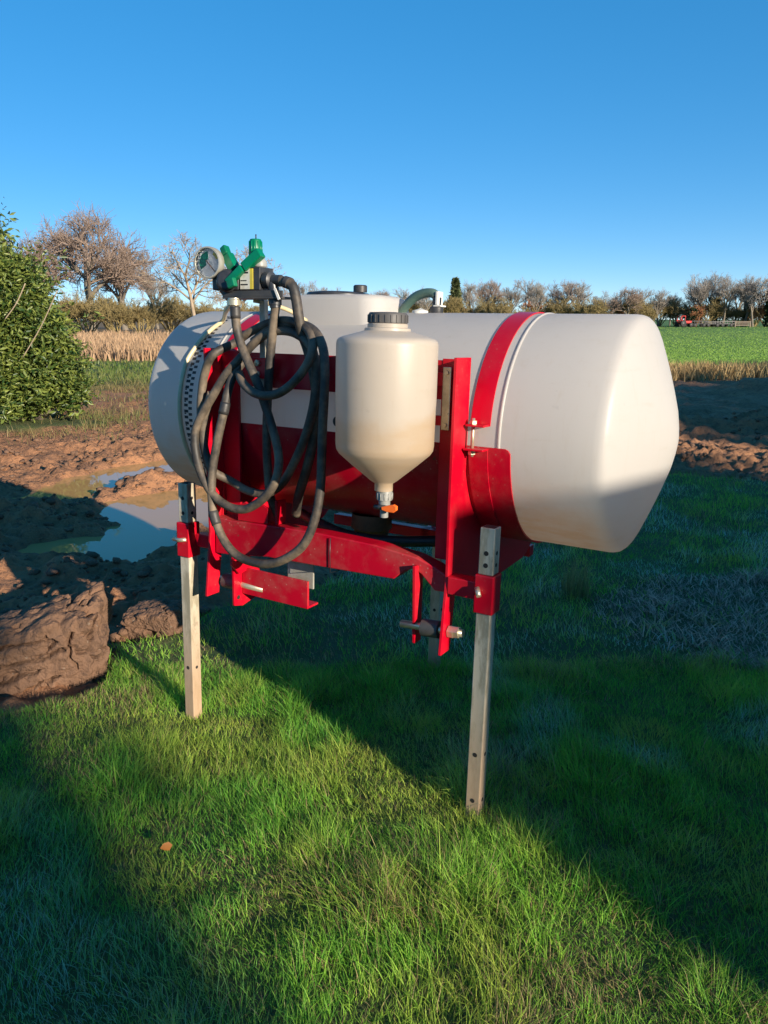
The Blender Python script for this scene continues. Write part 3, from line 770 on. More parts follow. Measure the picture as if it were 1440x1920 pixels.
bb_ = [(.478, -.48), (.44, -.482), (.39, -.436), (.36, -.424), (.33, -.438), (.29, -.471), (-.024, -.481), (-.235, -.486), (-.386, -.506), (-.478, -.512)]
beam = part(MB().prism(bt_ + bb_, -.462, -.398, 'y'), 'cross_beam', 'dusty_red_paint', None, .004)
part(MB().tube([(.045, -.467, -.372), (.043, -.4665, -.43), (.046, -.467, -.492), (.047, -.43, -.496)], .0018, 6), 'cable_tie', 'black_plastic', beam)
# clevises for the lower linkage
cl = part(MB().prism([(-.483, -.408), (-.428, -.412), (-.426, -.67), (-.468, -.67)], .370, .380, 'x'), 'clevis_plate', 'red_paint', None, .0015)
cl2 = part(MB().prism([(-.469, -.505), (-.374, -.560), (-.325, -.585), (-.306, -.625), (-.307, -.675), (-.345, -.697), (-.42, -.712), (-.466, -.70)], -.395, -.385, 'x'), 'clevis_plate', 'red_paint', None, .0015)
part(MB().prism([(-.50, -.512), (-.44, -.515), (-.40, -.50), (-.40, -.565), (-.46, -.575), (-.502, -.53)], -.372, -.362, 'x'), 'gusset', 'red_paint', None, .0015)
pin = part(MB().tube([(.325, -.462, -.615), (.545, -.462, -.60)], .0125, 14), 'linkage_pin', 'zinc')
part(MB().lathe([(0, 0), (.02, 0), (.02, .02), (0, .02)], (.496, -.462, -.603), (1, 0, 0), 6, False), 'nut', 'zinc', pin)
part(MB().lathe([(0, 0), (.019, 0), (.019, .018), (0, .018)], (.515, -.462, -.602), (1, 0, .1), 6, False), 'nut', 'zinc', pin)
part(MB().tube([(.405, -.462, -.61), (.465, -.462, -.606)], .028, 16), 'spacer', 'dark_steel', pin, sharp=40)
pin = part(MB().tube([(-.52, -.425, -.625), (-.285, -.415, -.632)], .0125, 14), 'linkage_pin', 'zinc')
part(MB().tube([(-.47, -.423, -.626), (-.41, -.42, -.628)], .028, 16), 'spacer', 'dark_steel', pin, sharp=40)
part(MB().tube([(-.384, -.445, -.672), (-.3835, -.445, -.672)], .0085, 10), 'hole', 'hole_shade', cl2)  # dark disc painting the shade of the drilled hole
part(MB().box(-.383, -.080, -.425, -.415, -.662, -.560).box(-.383, -.080, -.414, -.36, -.662, -.654), 'step_plate', 'dusty_red_paint', None, .0015)
part(MB().box(-.20, -.085, -.385, -.377, -.60, -.49), 'hanger_plate', 'galvanised', None, .0015)
# lugs behind the beam at the left
part(MB().prism([(-.375, -.373), (-.235, -.368), (-.235, -.312), (-.27, -.298), (-.31, -.318), (-.34, -.30), (-.375, -.32)], -.452, -.442, 'y').box(-.205, -.195, -.45, -.40, -.366, -.28), 'lug', 'red_paint', None, .0015)
# leg sockets and legs
W2 = .0235
def leg(x, y, ztop, zbot, holes, sz0, sz1, arm):
    sk = part(MB().box(x - .031, x + .031, y - .031, y + .031, sz0, sz1), 'leg_socket', 'red_paint', None, .004)
    for (a0, a1, b0, b1, c0, c1) in arm: part(MB().box(a0, a1, b0, b1, c0, c1), 'arm', 'red_paint', sk, .003)
    lg = part(MB().box(x - W2, x + W2, y - W2, y + W2, zbot, sz0 - .0005).box(x - W2, x + W2, y - W2, y + W2, sz1 + .0005, ztop), 'leg', 'leg_steel', None, .003)
    part(MB().box(x - W2 + .004, x + W2 - .004, y - W2 + .004, y + W2 - .004, ztop + .0002, ztop + .0006), 'end_shade', 'hole_shade', lg)  # dark sheet painting the shade in the hollow leg top
    for hz in holes:  # solid dark discs, the shade inside the holes painted on
        part(MB().tube([(x, y - W2 + .002, hz), (x, y - W2 - .0006, hz)], .0075, 12), 'hole', 'hole_shade', lg)
        part(MB().tube([(x + W2 - .002, y, hz), (x + W2 + .0006, y, hz)], .0065, 12), 'hole', 'hole_shade', lg)
    return sk
sk = leg(-.618, -.46, -.262, -1.235, (-.318, -.375, -1.0), -.545, -.412, [(-.586, -.494, -.455, -.415, -.505, -.455)])
part(MB().tube([(-.680, -.475, -.487), (-.625, -.50, -.478), (-.60, -.488, -.474)], .008, 10), 'locking_pin', 'zinc', sk)
part(MB().box(-.656, -.650, -.485, -.455, -.51, -.455), 'pin_clip', 'zinc', sk)
sk = leg(.618, -.464, -.248, -1.24, (-.325, -.362, -.98, -1.14), -.512, -.392, [(.4935, .586, -.485, -.43, -.475, -.42)])
part(MB().tube([(.612, -.512, -.452), (.598, -.496, -.432)], .008, 10), 'locking_pin', 'zinc', sk)
sk = leg(.0, .445, -.30, -1.235, (-.9,), -.60, -.46, [(-.02, .02, .30, .413, -.55, -.50)])
part(MB().box(-.47, .47, .30, .345, -.545, -.50), 'rear_beam', 'red_paint', None, .003)
# sump under the tank
sump = part(MB().lathe([(.075, -.36), (.078, -.415), (.066, -.425), (.066, -.44), (0, -.44)], (-.02, -.1, 0), sides=32), 'sump', 'rust', tank, sharp=40)
sump['label'] = 'rusty brown sump under the tank'
part(MB().tube(smooth_path([(-.35, -.12, -.40), (-.2, -.2, -.405), (-.05, -.24, -.42), (.1, -.22, -.425), (.3, -.15, -.41)]), .02, 12), 'drain_pipe', 'black_rubber')

# chemical hopper
HX, HY = .314, -.578
hp = part(MB().lathe([(.054, .328), (.058, .326), (.058, .316), (.066, .314), (.067, .307), (.080, .303), (.126, .2905), (.1395, .285), (.1455, .278), (.1472, .268), (.1475, .1), (.1468, .095), (.1455, -.02), (.1435, -.034), (.136, -.046), (.10, -.078), (.04, -.128), (.0275, -.136), (.0275, -.158), (0, -.158)], (HX, HY, 0), sides=96), 'hopper', 'hopper_plastic', sharp=60, label='cream conical hopper tinted tan in its lower half')
cp = part(MB().lathe([(.054, .3275), (.0565, .329), (.0565, .352), (.053, .3575), (.03, .359), (0, .3595)], (HX, HY, 0), sides=48), 'cap', 'cap_plastic', hp, sharp=50)
mb = MB()
for k in range(22):
    a = 2 * math.pi * k / 22
    mb.box(-.0015, .0015, -.0022, .0022, .330, .351)
    for j in range(8):
        vx, vy, vz = mb.v[-8 + j]; vx += .0572
        mb.v[-8 + j] = (HX + vx * math.cos(a) - vy * math.sin(a), HY + vx * math.sin(a) + vy * math.cos(a), vz)
part(mb, 'cap_ribs', 'cap_plastic', hp)
vl = part(MB().lathe([(0, -.157), (.022, -.158), (.0235, -.162), (.0235, -.186), (.0175, -.188), (.0175, -.214), (.0125, -.217), (.0125, -.240), (0, -.240)], (HX + .004, HY, 0), sides=24), 'drain_valve', 'grey_plastic', hp, sharp=35)
mb = MB()
for k in range(12):
    a = 2 * math.pi * k / 12; mb.tube([(HX + .004 + .0235 * math.cos(a), HY + .0235 * math.sin(a), -.164), (HX + .004 + .0235 * math.cos(a), HY + .0235 * math.sin(a), -.184)], .0018, 6)
part(mb, 'valve_ribs', 'grey_plastic', hp)
hd = MB().prism([(.010, -.205), (.032, -.198), (.052, -.193), (.062, -.197), (.062, -.209), (.052, -.217), (.03, -.218), (.012, -.214)], -.030, -.0185, 'y')
hd.v = [(HX + x, HY + yy, zz + .002) for x, yy, zz in hd.v]
part(hd, 'valve_handle', 'orange_plastic', hp, .002)
part(MB().tube([(HX - .018, HY - .018, -.208), (HX + .018, HY - .020, -.206)], .008, 10), 'valve_stem', 'black_plastic', hp)
bk = part(MB().box(.418, .446, -.424, -.4185, .018, .207), 'hopper_bracket', 'zinc', None, .004)
part(MB().box(.20, .43, -.4184, -.404, .15, .19).box(.20, .43, -.4184, -.404, .03, .06), 'bracket_arm', 'red_paint', bk, .002)
for zz in (.19, .034): part(MB().lathe([(0, 0), (.007, 0), (.006, .006), (0, .006)], (.434, -.4241, zz), (0, -1, 0), 6, False), 'bolt', 'zinc', bk)
# ball valve linkage left of the hopper
q = part(MB().tube([(.085, -.47, .135), (.085, -.47, .08)], .013, 12).tube([(.083, -.47, .078), (.078, -.475, .03)], .006, 8), 'latch', 'zinc')
part(MB().lathe([(.008, -.012), (.017, -.012), (.017, .0), (.008, .0)], (.077, -.47, .022), (0, 1, 0), 16, False), 'ring', 'black_plastic', q)

# control head on a galvanised post
post = part(MB().box(-.284, -.262, -.43, -.408, .06, .402), 'post', 'galvanised', None, .002)
part(MB().box(-.278, -.266, -.418, -.412, -.145, .057), 'gauge_strip', 'white_plastic', post, .001)
part(MB().box(-.305, -.242, -.4385, -.4305, .14, .21), 'post_clamp', 'red_paint', post, .002)
for zz in (.192, .155): part(MB().lathe([(0, 0), (.012, 0), (.0115, .008), (0, .010)], (-.285, -.4390, zz), (0, -1, 0), 6, False), 'bolt', 'zinc', post)
hb = part(MB().box(-.385, -.130, -.50, -.43, .402, .409).box(-.385, -.130, -.50, -.494, .409, .428), 'head_bracket', 'dark_steel', None, .001)
body = part(MB().box(-.425, -.31, -.505, -.445, .430, .490).lathe([(.034, -.04), (.038, -.03), (.038, .04), (.03, .05), (0, .05)], (-.365, -.475, .455), (.3, -1, .15), 16).tube([(-.40, -.475, .44), (-.355, -.48, .40)], .02, 12), 'valve_body', 'black_plastic', None, .004, 40)
bx = part(MB().box(-.306, -.222, -.500, -.43, .4285, .502), 'control_box', 'black_plastic', None, .003)
part(MB().box(-.303, -.262, -.5025, -.5003, .4325, .497), 'label_plate', 'label_paper', bx)
part(MB().box(-.2615, -.249, -.5025, -.5003, .4325, .497), 'yellow_stripe', 'yellow_print', bx)
for a_, b_, c_, d_ in ((-.300, -.27, .445, .449), (-.300, -.275, .458, .461), (-.292, -.268, .482, .487)): part(MB().box(a_, b_, -.5032, -.5026, c_, d_), 'print', 'ink', bx)
part(MB().lathe([(.02, 0), (.024, .004), (.024, .02), (.016, .03), (0, .032)], (-.25, -.465, .502), sides=16), 'gland', 'grey_plastic', bx, sharp=40)
un = part(MB().lathe([(0, -.012), (.026, -.012), (.028, -.008), (.028, .012), (.022, .016), (.017, .018), (.017, .052), (0, .052)], (-.205, -.475, .461), (1, 0, 0), 24).tube([(-.19, -.475, .455), (-.184, -.473, .42), (-.181, -.471, .375)], .0185, 14), 'union', 'black_plastic', None, 0, 35)
part(MB().lathe([(.019, -.01), (.022, -.008), (.022, .008), (.019, .01)], (-.182, -.471, .392), (0, 0, 1), 16), 'hose_clip', 'black_plastic', un, sharp=40)
part(MB().prism([(-.16, .432), (-.152, .434), (-.134, .40), (-.142, .397)], -.506, -.503, 'y'), 'tag', 'white_plastic', hb)
part(MB().lathe([(.0205, -.012), (.023, -.011), (.023, .006), (.021, .008), (.0205, .012)], (-.333, -.4995, .392), (0, 0, 1), 18), 'hose_clip', 'zinc', hb, sharp=40)
# green handles
h1 = part(MB().lathe([(.020, -.002), (.0215, .004), (.0205, .05), (.017, .056), (0, .057)], (-.258, -.475, .535), (-.02, 0, 1), 24), 'valve_knob', 'green_plastic', sharp=40)
mb = MB()
for k in range(12):
    a = 2 * math.pi * k / 12; mb.tube([(-.258 + .0212 * math.cos(a), -.475 + .0212 * math.sin(a), .54), (-.259 + .0203 * math.cos(a), -.475 + .0203 * math.sin(a), .584)], .0022, 6)
part(mb, 'knob_ribs', 'green_plastic', h1)
part(MB().tube([(-.257, -.475, .59), (-.257, -.475, .606)], .0022, 6), 'spindle', 'dark_steel', h1)
def bar(mb, a, b, w, t, up=(0, -1, 0)):
    a, b = Vector(a), Vector(b); d = (b - a).normalized(); n_ = Vector(up); n_ = (n_ - d * n_.dot(d)).normalized(); s_ = d.cross(n_)
    v = [p + s_ * (w * i) + n_ * (t * j) for p in (a, b) for i, j in ((-.5, -.5), (.5, -.5), (.5, .5), (-.5, .5))]
    return mb.add(v, [(0, 3, 2, 1), (4, 5, 6, 7), (0, 1, 5, 4), (1, 2, 6, 5), (2, 3, 7, 6), (3, 0, 4, 7)])
part(bar(bar(MB(), (-.222, -.49, .548), (-.285, -.50, .500), .032, .030), (-.287, -.505, .499), (-.345, -.515, .450), .026, .024), 'valve_lever', 'green_plastic', None, .004)
part(bar(bar(MB(), (-.352, -.475, .500), (-.382, -.475, .545), .034, .03), (-.383, -.475, .545), (-.400, -.47, .572), .024, .026), 'valve_lever', 'green_plastic', None, .004)
part(bar(MB(), (-.330, -.53, .445), (-.300, -.53, .455), .03, .02), 'valve_lever', 'green_plastic', None, .004)
# pressure gauge
gc = Vector((-.428, -.515, .518))
gd = (MR.transposed() @ (Vector((-.42, -1.0, .02)))).normalized()
ga = part(MB().lathe([(0, -.035), (.02, -.035), (.02, -.024), (.046, -.022), (.051, -.016), (.0525, .002), (.0515, .012), (.047, .013), (.0465, .002)], gc, gd, 40), 'pressure_gauge', 'galvanised', None, 0, 35)
part(MB().lathe([(0, .0), (.0465, .0)], gc, gd, 40), 'dial', 'dial', ga)
part(MB().lathe([(0, .0105), (.0468, .0105), (.0468, .0085), (0, .0085)], gc, gd, 40, False), 'glass', 'gauge_glass', ga)
gu = Vector((0, 0, 1)); gu = (gu - gd * gu.dot(gd)).normalized(); gs = gu.cross(gd)
def dial_sector(a0, a1, r0, r1, h):
    mb = MB(); v = []; n = 10
    for r in (r0, r1):
        for k in range(n + 1):
            a = R(a0 + (a1 - a0) * k / n); v.append(gc + gd * h + (gs * math.cos(a) + gu * math.sin(a)) * r)
    return mb.add(v, [(k, k + 1, n + 2 + k, n + 1 + k) for k in range(n)])
part(dial_sector(95, 215, .012, .038, .0008), 'dial_patch', 'green_plastic', ga)  # green reflection in the glass, painted onto the dial as a sector
part(dial_sector(20, 60, .030, .040, .0008), 'dial_patch', 'yellow_print', ga)
mb = MB()
for k in range(19):
    a = 225 - k * 15
    v = dial_sector(a - .9, a + .9, .038 if k % 3 else .034, .0435, .0010); mb.add(v.v, v.f)
part(mb, 'dial_ticks', 'ink', ga)
part(bar(MB(), gc + gd * .003 - gs * .010 + gu * .008, gc + gd * .003 + gs * .026 - gu * .030, .003, .001, gd), 'needle', 'rust', ga)
part(MB().tube([gc - gd * .03, gc - gd * .03 + Vector((.01, .01, -.05)), (-.40, -.47, .45)], .010, 10), 'gauge_stem', 'zinc', ga)

# hoses hanging in coils on the front
def hose(pts, label, r=.0150, cuffs=()):
    o = MB().tube(smooth_path(pts, 6), r, 14).build('hose', 'hose_rubber', None, 0, OFF)
    place(o); tag(o, label, 'hose', 'hoses coiled on the front of the frame')
    P = smooth_path(pts, 6)
    for i, mat in cuffs:
        c = MB().tube([P[i], (P[i] + P[i + 3]) / 2, P[i + 3]] if False else P[i:i + 5], r * 1.16, 14).build('cuff', mat, o, 0, OFF)
    return o
H1_PTS = [(-0.329, -0.5, 0.377), (-0.325, -0.5, 0.316), (-0.31, -0.5, 0.264), (-0.278, -0.505, 0.208), (-0.24, -0.51, 0.152), (-0.222, -0.505, 0.109), (-0.204, -0.5, 0.057), (-0.175, -0.5, -0.013), (-0.144, -0.51, -0.081), (-0.13, -0.52, -0.132), (-0.136, -0.53, -0.186), (-0.164, -0.535, -0.234), (-0.214, -0.54, -0.277), (-0.274, -0.54, -0.304), (-0.347, -0.54, -0.3), (-0.414, -0.54, -0.265), (-0.463, -0.54, -0.203), (-0.493, -0.535, -0.13), (-0.498, -0.53, -0.055), (-0.469, -0.52, 0.012), (-0.426, -0.51, 0.079), (-0.381, -0.49, 0.154), (-0.337, -0.47, 0.206), (-0.278, -0.455, 0.265), (-0.213, -0.45, 0.298), (-0.13, -0.455, 0.299), (-0.05, -0.475, 0.27), (-0.015, -0.48, 0.221), (-0.01, -0.48, 0.137), (-0.018, -0.48, 0.068), (-0.049, -0.475, -0.022), (-0.097, -0.47, -0.117), (-0.158, -0.465, -0.207), (-0.233, -0.46, -0.255), (-0.318, -0.46, -0.256), (-0.388, -0.465, -0.23), (-0.441, -0.47, -0.191), (-0.471, -0.475, -0.135), (-0.482, -0.475, -0.068), (-0.471, -0.465, -0.001), (-0.436, -0.445, 0.085)]
HB_PTS = [(-0.175, -0.47, 0.459), (-0.136, -0.475, 0.455), (-0.104, -0.48, 0.442), (-0.088, -0.482, 0.403), (-0.077, -0.482, 0.345), (-0.073, -0.47, 0.295), (-0.061, -0.455, 0.245), (-0.04, -0.45, 0.168), (-0.03, -0.445, 0.065), (-0.046, -0.44, -0.043), (-0.082, -0.43, -0.157), (-0.139, -0.4, -0.262), (-0.181, -0.36, -0.342)]
HD_PTS = [(-0.332, -0.48, 0.156), (-0.303, -0.505, 0.137), (-0.263, -0.525, 0.116), (-0.218, -0.535, 0.098), (-0.164, -0.54, 0.093), (-0.112, -0.535, 0.106), (-0.066, -0.525, 0.14), (-0.024, -0.515, 0.191), (-0.005, -0.505, 0.243), (-0.022, -0.49, 0.291), (-0.079, -0.465, 0.322), (-0.164, -0.44, 0.335), (-0.24, -0.43, 0.326), (-0.323, -0.43, 0.296), (-0.387, -0.44, 0.257), (-0.428, -0.45, 0.216), (-0.469, -0.46, 0.15), (-0.487, -0.47, 0.074), (-0.493, -0.48, -0.002), (-0.486, -0.485, -0.077)]
HC_PTS = [(-0.311, -0.43, 0.264), (-0.229, -0.43, 0.309), (-0.127, -0.445, 0.325), (-0.033, -0.47, 0.309), (0.022, -0.49, 0.259), (0.04, -0.5, 0.19), (0.042, -0.505, 0.107), (0.04, -0.51, 0.005), (0.041, -0.515, -0.098), (0.043, -0.525, -0.201), (0.029, -0.535, -0.299), (-0.006, -0.545, -0.383), (-0.069, -0.55, -0.439), (-0.147, -0.553, -0.474), (-0.23, -0.553, -0.481), (-0.305, -0.55, -0.465), (-0.363, -0.545, -0.421), (-0.406, -0.54, -0.351), (-0.417, -0.54, -0.275), (-0.416, -0.535, -0.189), (-0.401, -0.53, -0.103), (-0.383, -0.525, -0.027), (-0.371, -0.515, 0.037), (-0.369, -0.5, 0.091), (-0.361, -0.48, 0.146), (-0.336, -0.45, 0.201)]
HE_PTS = [(-0.18, -0.47, 0.383), (-0.196, -0.465, 0.31), (-0.212, -0.46, 0.223), (-0.226, -0.455, 0.124), (-0.236, -0.45, 0.033), (-0.24, -0.45, -0.078), (-0.24, -0.445, -0.172), (-0.241, -0.43, -0.27), (-0.242, -0.39, -0.345)]
HD_PTS = [(x, min(y, -.505) if x < -.42 else y, z) for x, y, z in HD_PTS]
H1_PTS = [(x, min(y, -.508) if x < -.43 else y, z) for x, y, z in H1_PTS]
hose(H1_PTS, 'long dusty hose leaving the gauge clip and looping widest to the left', cuffs=((0, 'black_rubber'),))
hose(HB_PTS, 'short hose bending down from the black union at the control head', .0168, ((6, 'black_rubber'),))
hose(HD_PTS, 'hose making the small upper loop across the galvanised post', .0148)
hose(HC_PTS, 'hose hanging lowest in a deep loop over the red beam', .0152, ((100, 'black_rubber'), (130, 'black_rubber')))
hose(HE_PTS, 'straight hose running down beside the galvanised post', .0152)
# ------------------------------------------------------------------ trees and bushes
def tubes_np(segs, sides):
    S = np.array(segs, float); p0, p1, r0, r1 = S[:, 0:3], S[:, 3:6], S[:, 6], S[:, 7]
    d = p1 - p0; d /= np.linalg.norm(d, axis=1)[:, None] + 1e-9
    ref = np.where(np.abs(d[:, 2:3]) < 0.9, np.array([[0, 0, 1.0]]), np.array([[1.0, 0, 0]]))
    u = np.cross(d, ref); u /= np.linalg.norm(u, axis=1)[:, None]; w = np.cross(d, u)
    a = 2 * np.pi * np.arange(sides) / sides
    ring = u[:, None, :] * np.cos(a)[None, :, None] + w[:, None, :] * np.sin(a)[None, :, None]
    V = np.concatenate([p0[:, None] + ring * r0[:, None, None], p1[:, None] + ring * r1[:, None, None]], 1)
    k = np.arange(sides); f = np.stack([k, (k + 1) % sides, sides + (k + 1) % sides, sides + k], -1)
    F = (np.arange(len(S))[:, None, None] * 2 * sides + f[None]).reshape(-1, 4)
    return V.reshape(-1, 3), F
def rv(rg): 
    v = Vector((rg.gauss(0, 1), rg.gauss(0, 1), rg.gauss(0, 1))); return v.normalized()
def grow(seed, H, kids, ratio, up, spread, r0, trunk_frac=0.28, twig_r=0.012, stems=1, stem_lean=0.1):
    rg = random.Random(seed); thick = []; thin = []
    L = len(kids)
    def branch(p, d, length, r, lev):
        n = 3 if lev < 3 else 2
        q = p
        pts = [(p, r)]
        for i in range(n):
            d = (d + rv(rg) * (0.16 + 0.05 * lev) + Vector((0, 0, up * 0.12))).normalized()
            q2 = q + d * length / n; ra = r * (1 - 0.45 * i / n); rb = r * (1 - 0.45 * (i + 1) / n)
            (thick if lev < 2 else thin).append((*q, *q2, max(ra, twig_r), max(rb, twig_r * .7)))
            q = q2; pts.append((q, rb))
        if lev >= L: return
        for k in range(kids[lev]):
            t = 0.35 + 0.65 * (k + rg.random()) / kids[lev] if lev else 0.45 + 0.55 * (k + rg.random()) / kids[lev]
            i = min(n - 1, int(t * n)); f_ = t * n - i
            s = pts[i][0].lerp(pts[i + 1][0], f_); rr = pts[i][1] * (0.62 if lev else 0.55)
            side = rv(rg); side = (side - d * side.dot(d)).normalized()
            nd = (d * (1 - spread * 0.55) + side * spread + Vector((0, 0, up * 0.35))).normalized()
            branch(s, nd, length * ratio * rg.uniform(0.75, 1.2) * (1.25 - 0.45 * t), rr, lev + 1)
    for s in range(stems):
        a = 2 * math.pi * s / max(1, stems) + rg.random()
        d = Vector((math.cos(a) * stem_lean * rg.uniform(.3, 1.4) * (stems > 1), math.sin(a) * stem_lean * rg.uniform(.3, 1.4) * (stems > 1), 1)).normalized()
        branch(Vector((rg.uniform(-.3, .3) * (stems > 1), rg.uniform(-.3, .3) * (stems > 1), -0.15)), d, H * (trunk_frac + .18) * rg.uniform(.85, 1.1), r0, 0)
    return thick, thin
HT = {}
def tree_mesh(name, seed, H, mat_t, mat_c, **kw):
    thick, thin = grow(seed, H, **{k: v for k, v in kw.items()}, )if False else grow(seed, H, kw['kids'], kw['ratio'], kw['up'], kw['spread'], kw['r0'], kw.get('trunk_frac', .28), kw.get('twig_r', .012), kw.get('stems', 1), kw.get('stem_lean', .1))
    V, F = tubes_np(thick, 7); mt = np_mesh('trunk', V, F, 4, mat_t, None, True)
    V, F = tubes_np(thin, 3); mc = np_mesh('crown', V, F, 4, mat_c)
    zt = [max(v.co.z for v in me.vertices) for me in (mt, mc)]
    HT[mt.name] = max(zt)
    return mt, mc
def add_tree(name, meshes, loc, scale, rz, label, group, cat='tree', sz=None):
    e = empty(name, loc, (0, 0, rz)); e.scale = (scale, scale, scale * (sz or 1)); tag(e, label, cat, group)
    for nm, me in zip(('trunk', 'crown'), meshes): link(nm, me, e)
    return e
tall = [tree_mesh('t', s, 12, 'bark_grey', 'twig_grey', kids=(8, 7, 6, 6), ratio=.60, up=.6, spread=.58, r0=.18, twig_r=.0075, trunk_frac=.16) for s in (3, 14, 25)]
round_ = [tree_mesh('t', s, 12, 'bark_grey', 'twig_red', kids=(9, 7, 7, 6), ratio=.62, up=.4, spread=.75, r0=.24, twig_r=.009, trunk_frac=.16) for s in (8, 31)]
pale = tree_mesh('t', 51, 10, 'twig_pale', 'twig_pale', kids=(8, 7, 5, 4), ratio=.58, up=.3, spread=.8, r0=.16, twig_r=.015)
shrub = [tree_mesh('t', s, 4, 'twig_olive', 'twig_olive', kids=(7, 6, 6), ratio=.55, up=.5, spread=.65, r0=.05, twig_r=.013, stems=12, stem_lean=.75, trunk_frac=.3) for s in (61, 62)]
rusty = tree_mesh('t', 71, 4, 'twig_rust', 'twig_rust', kids=(6, 6, 6), ratio=.55, up=.4, spread=.7, r0=.06, twig_r=.02, stems=8, stem_lean=.6, trunk_frac=.3)
F_ = 1447.96
def at(px, dist):        # where a bearing seen at pixel column px meets distance dist
    return ((px - 720) / F_ * dist / 0.97 * 1.0, dist)
def top_scale(py, dist, nominal):      # real height that reaches pixel row py at that distance
    return (CAM_H + (599 - py) / F_ * dist * 1.03) / nominal
# left: bare trees beyond the reeds
for px, py, D, me, nom, lab in [
        (205, 402, 100, round_[0], 12.5, 'tallest bare tree at left, reddish twigs against the blue sky'),
        (262, 462, 118, round_[1], 12.5, 'bare reddish tree just right of the tallest left tree'),
        (128, 452, 125, round_[1], 12.5, 'bare tree half hidden by the evergreen bush'),
        (320, 500, 130, tall[0], 13.5, 'thin bare tree left of the pressure gauge'),
        (55, 440, 120, round_[0], 12.5, 'bare tree wholly behind the evergreen bush'),
        (385, 455, 75, pale, 11.0, 'pale leafless tree standing behind the pressure gauge'),
        (470, 470, 88, pale, 11.0, 'pale leafless tree behind the green valve knob')]:
    x, y = at(px, D); s = top_scale(py, D, HT[me[0].name])
    add_tree('bare_tree', me, (x, y, 0), s, px * .7, lab, 'bare trees at left')
for px, py, D, k, lab in [(195, 545, 82, 0, 'olive leafless shrub below the tallest left tree'), (245, 555, 78, 1, 'olive shrub in the left hedge over the reeds'), (290, 560, 80, 0, 'olive shrub left of the white tank end'),
                          (345, 552, 84, 1, 'olive shrub seen just above the white tank end'), (150, 560, 86, 1, 'olive shrub at the edge of the evergreen bush'), (400, 562, 82, 0, 'olive shrub behind the sight tube'), (455, 566, 86, 1, 'olive shrub behind the coiled hoses')]:
    x, y = at(px, D); s = top_scale(py, D, HT[shrub[k][0].name])
    add_tree('shrub', shrub[k], (x, y, 0), s, px, lab, 'shrubs in the left hedge', 'shrub')
for i, px in enumerate(range(90, 520, 36)):
    x, y = at(px, 135); add_tree('shrub', shrub[i % 2], (x, y, 0), top_scale(572, 135, HT[shrub[i % 2][0].name]), px * 1.7, 'low olive shrub in the back row of the left hedge', 'back row of the left hedge', 'shrub')
# far treeline behind the tank
rg = random.Random(5)
line = [(528, 535, 'far bare tree just right of the black union'), (568, 528, 'far bare tree left of the tank lid'), (612, 529, 'far bare tree over the left side of the lid'), (652, 542, 'far bare tree behind the lid knob'), (716, 545, 'far bare tree right of the lid'), (752, 541, 'far bare tree over the hopper cap'), (790, 540, 'far bare tree above the breather hose'),
        (872, 530, 'far bare tree touching the conifer on its right'), (905, 527, 'far bare tree second right of the conifer'), (938, 530, 'far bare tree third right of the conifer'), (968, 524, 'tall far tree over the left edge of the red strap'), (990, 532, 'far bare tree over the right edge of the red strap'), (1040, 528, 'rounded far tree over the middle of the right tank half'), (1065, 530, 'far tree right beside the rounded one above the tank'), (1092, 548, 'low far tree in the dip of the treeline'), (1118, 550, 'low far tree right of the treeline dip'), (1150, 540, 'far bare tree above the end seam of the tank'), (1176, 542, 'far bare tree left above the tank end'), (1205, 543, 'far bare tree above the tank end corner'), (1225, 552, 'far bare tree right beside the tank end corner'),
        (1262, 530, 'bare tree at the left end of the right grove behind the red tractor'), (1282, 517, 'second tree from the left in the right grove'), (1300, 514, 'tallest tree of the right grove'), (1318, 518, 'tree right beside the tallest in the right grove'), (1338, 521, 'bare tree of the right grove left of the gate'), (1356, 519, 'bare tree of the right grove behind the gate'), (1372, 524, 'last tree of the right grove before the oak'), (1458, 525, 'bare tree cut by the right edge beyond the oak')]
kinds = ['slender', 'bare', 'thin', 'grey', 'leafless']
for i, (px, py, where) in enumerate(line):
    D = 180 + rg.uniform(-14, 14); x, y = at(px, D)
    me = tall[i % 3] if px > 1250 or i % 2 else (round_[i % 2] if i % 4 == 0 else tall[(i + 1) % 3])
    s = top_scale(py, D, HT[me[0].name])
    add_tree('far_tree', me, (x, y, 0), s, i * 1.3, where, 'far treeline')
for i, px in enumerate(range(590, 1440, 27)):
    D = 172 + rg.uniform(-5, 5); x, y = at(px + rg.uniform(-8, 8), D)
    me = shrub[i % 2] if i % 5 else rusty
    s = top_scale(566 + rg.uniform(-10, 10), D, HT[me[0].name])
    add_tree('hedge_shrub', me, (x, y, 0), s, i, 'low shrub along the foot of the far treeline', 'shrubs of the far hedge', 'shrub')
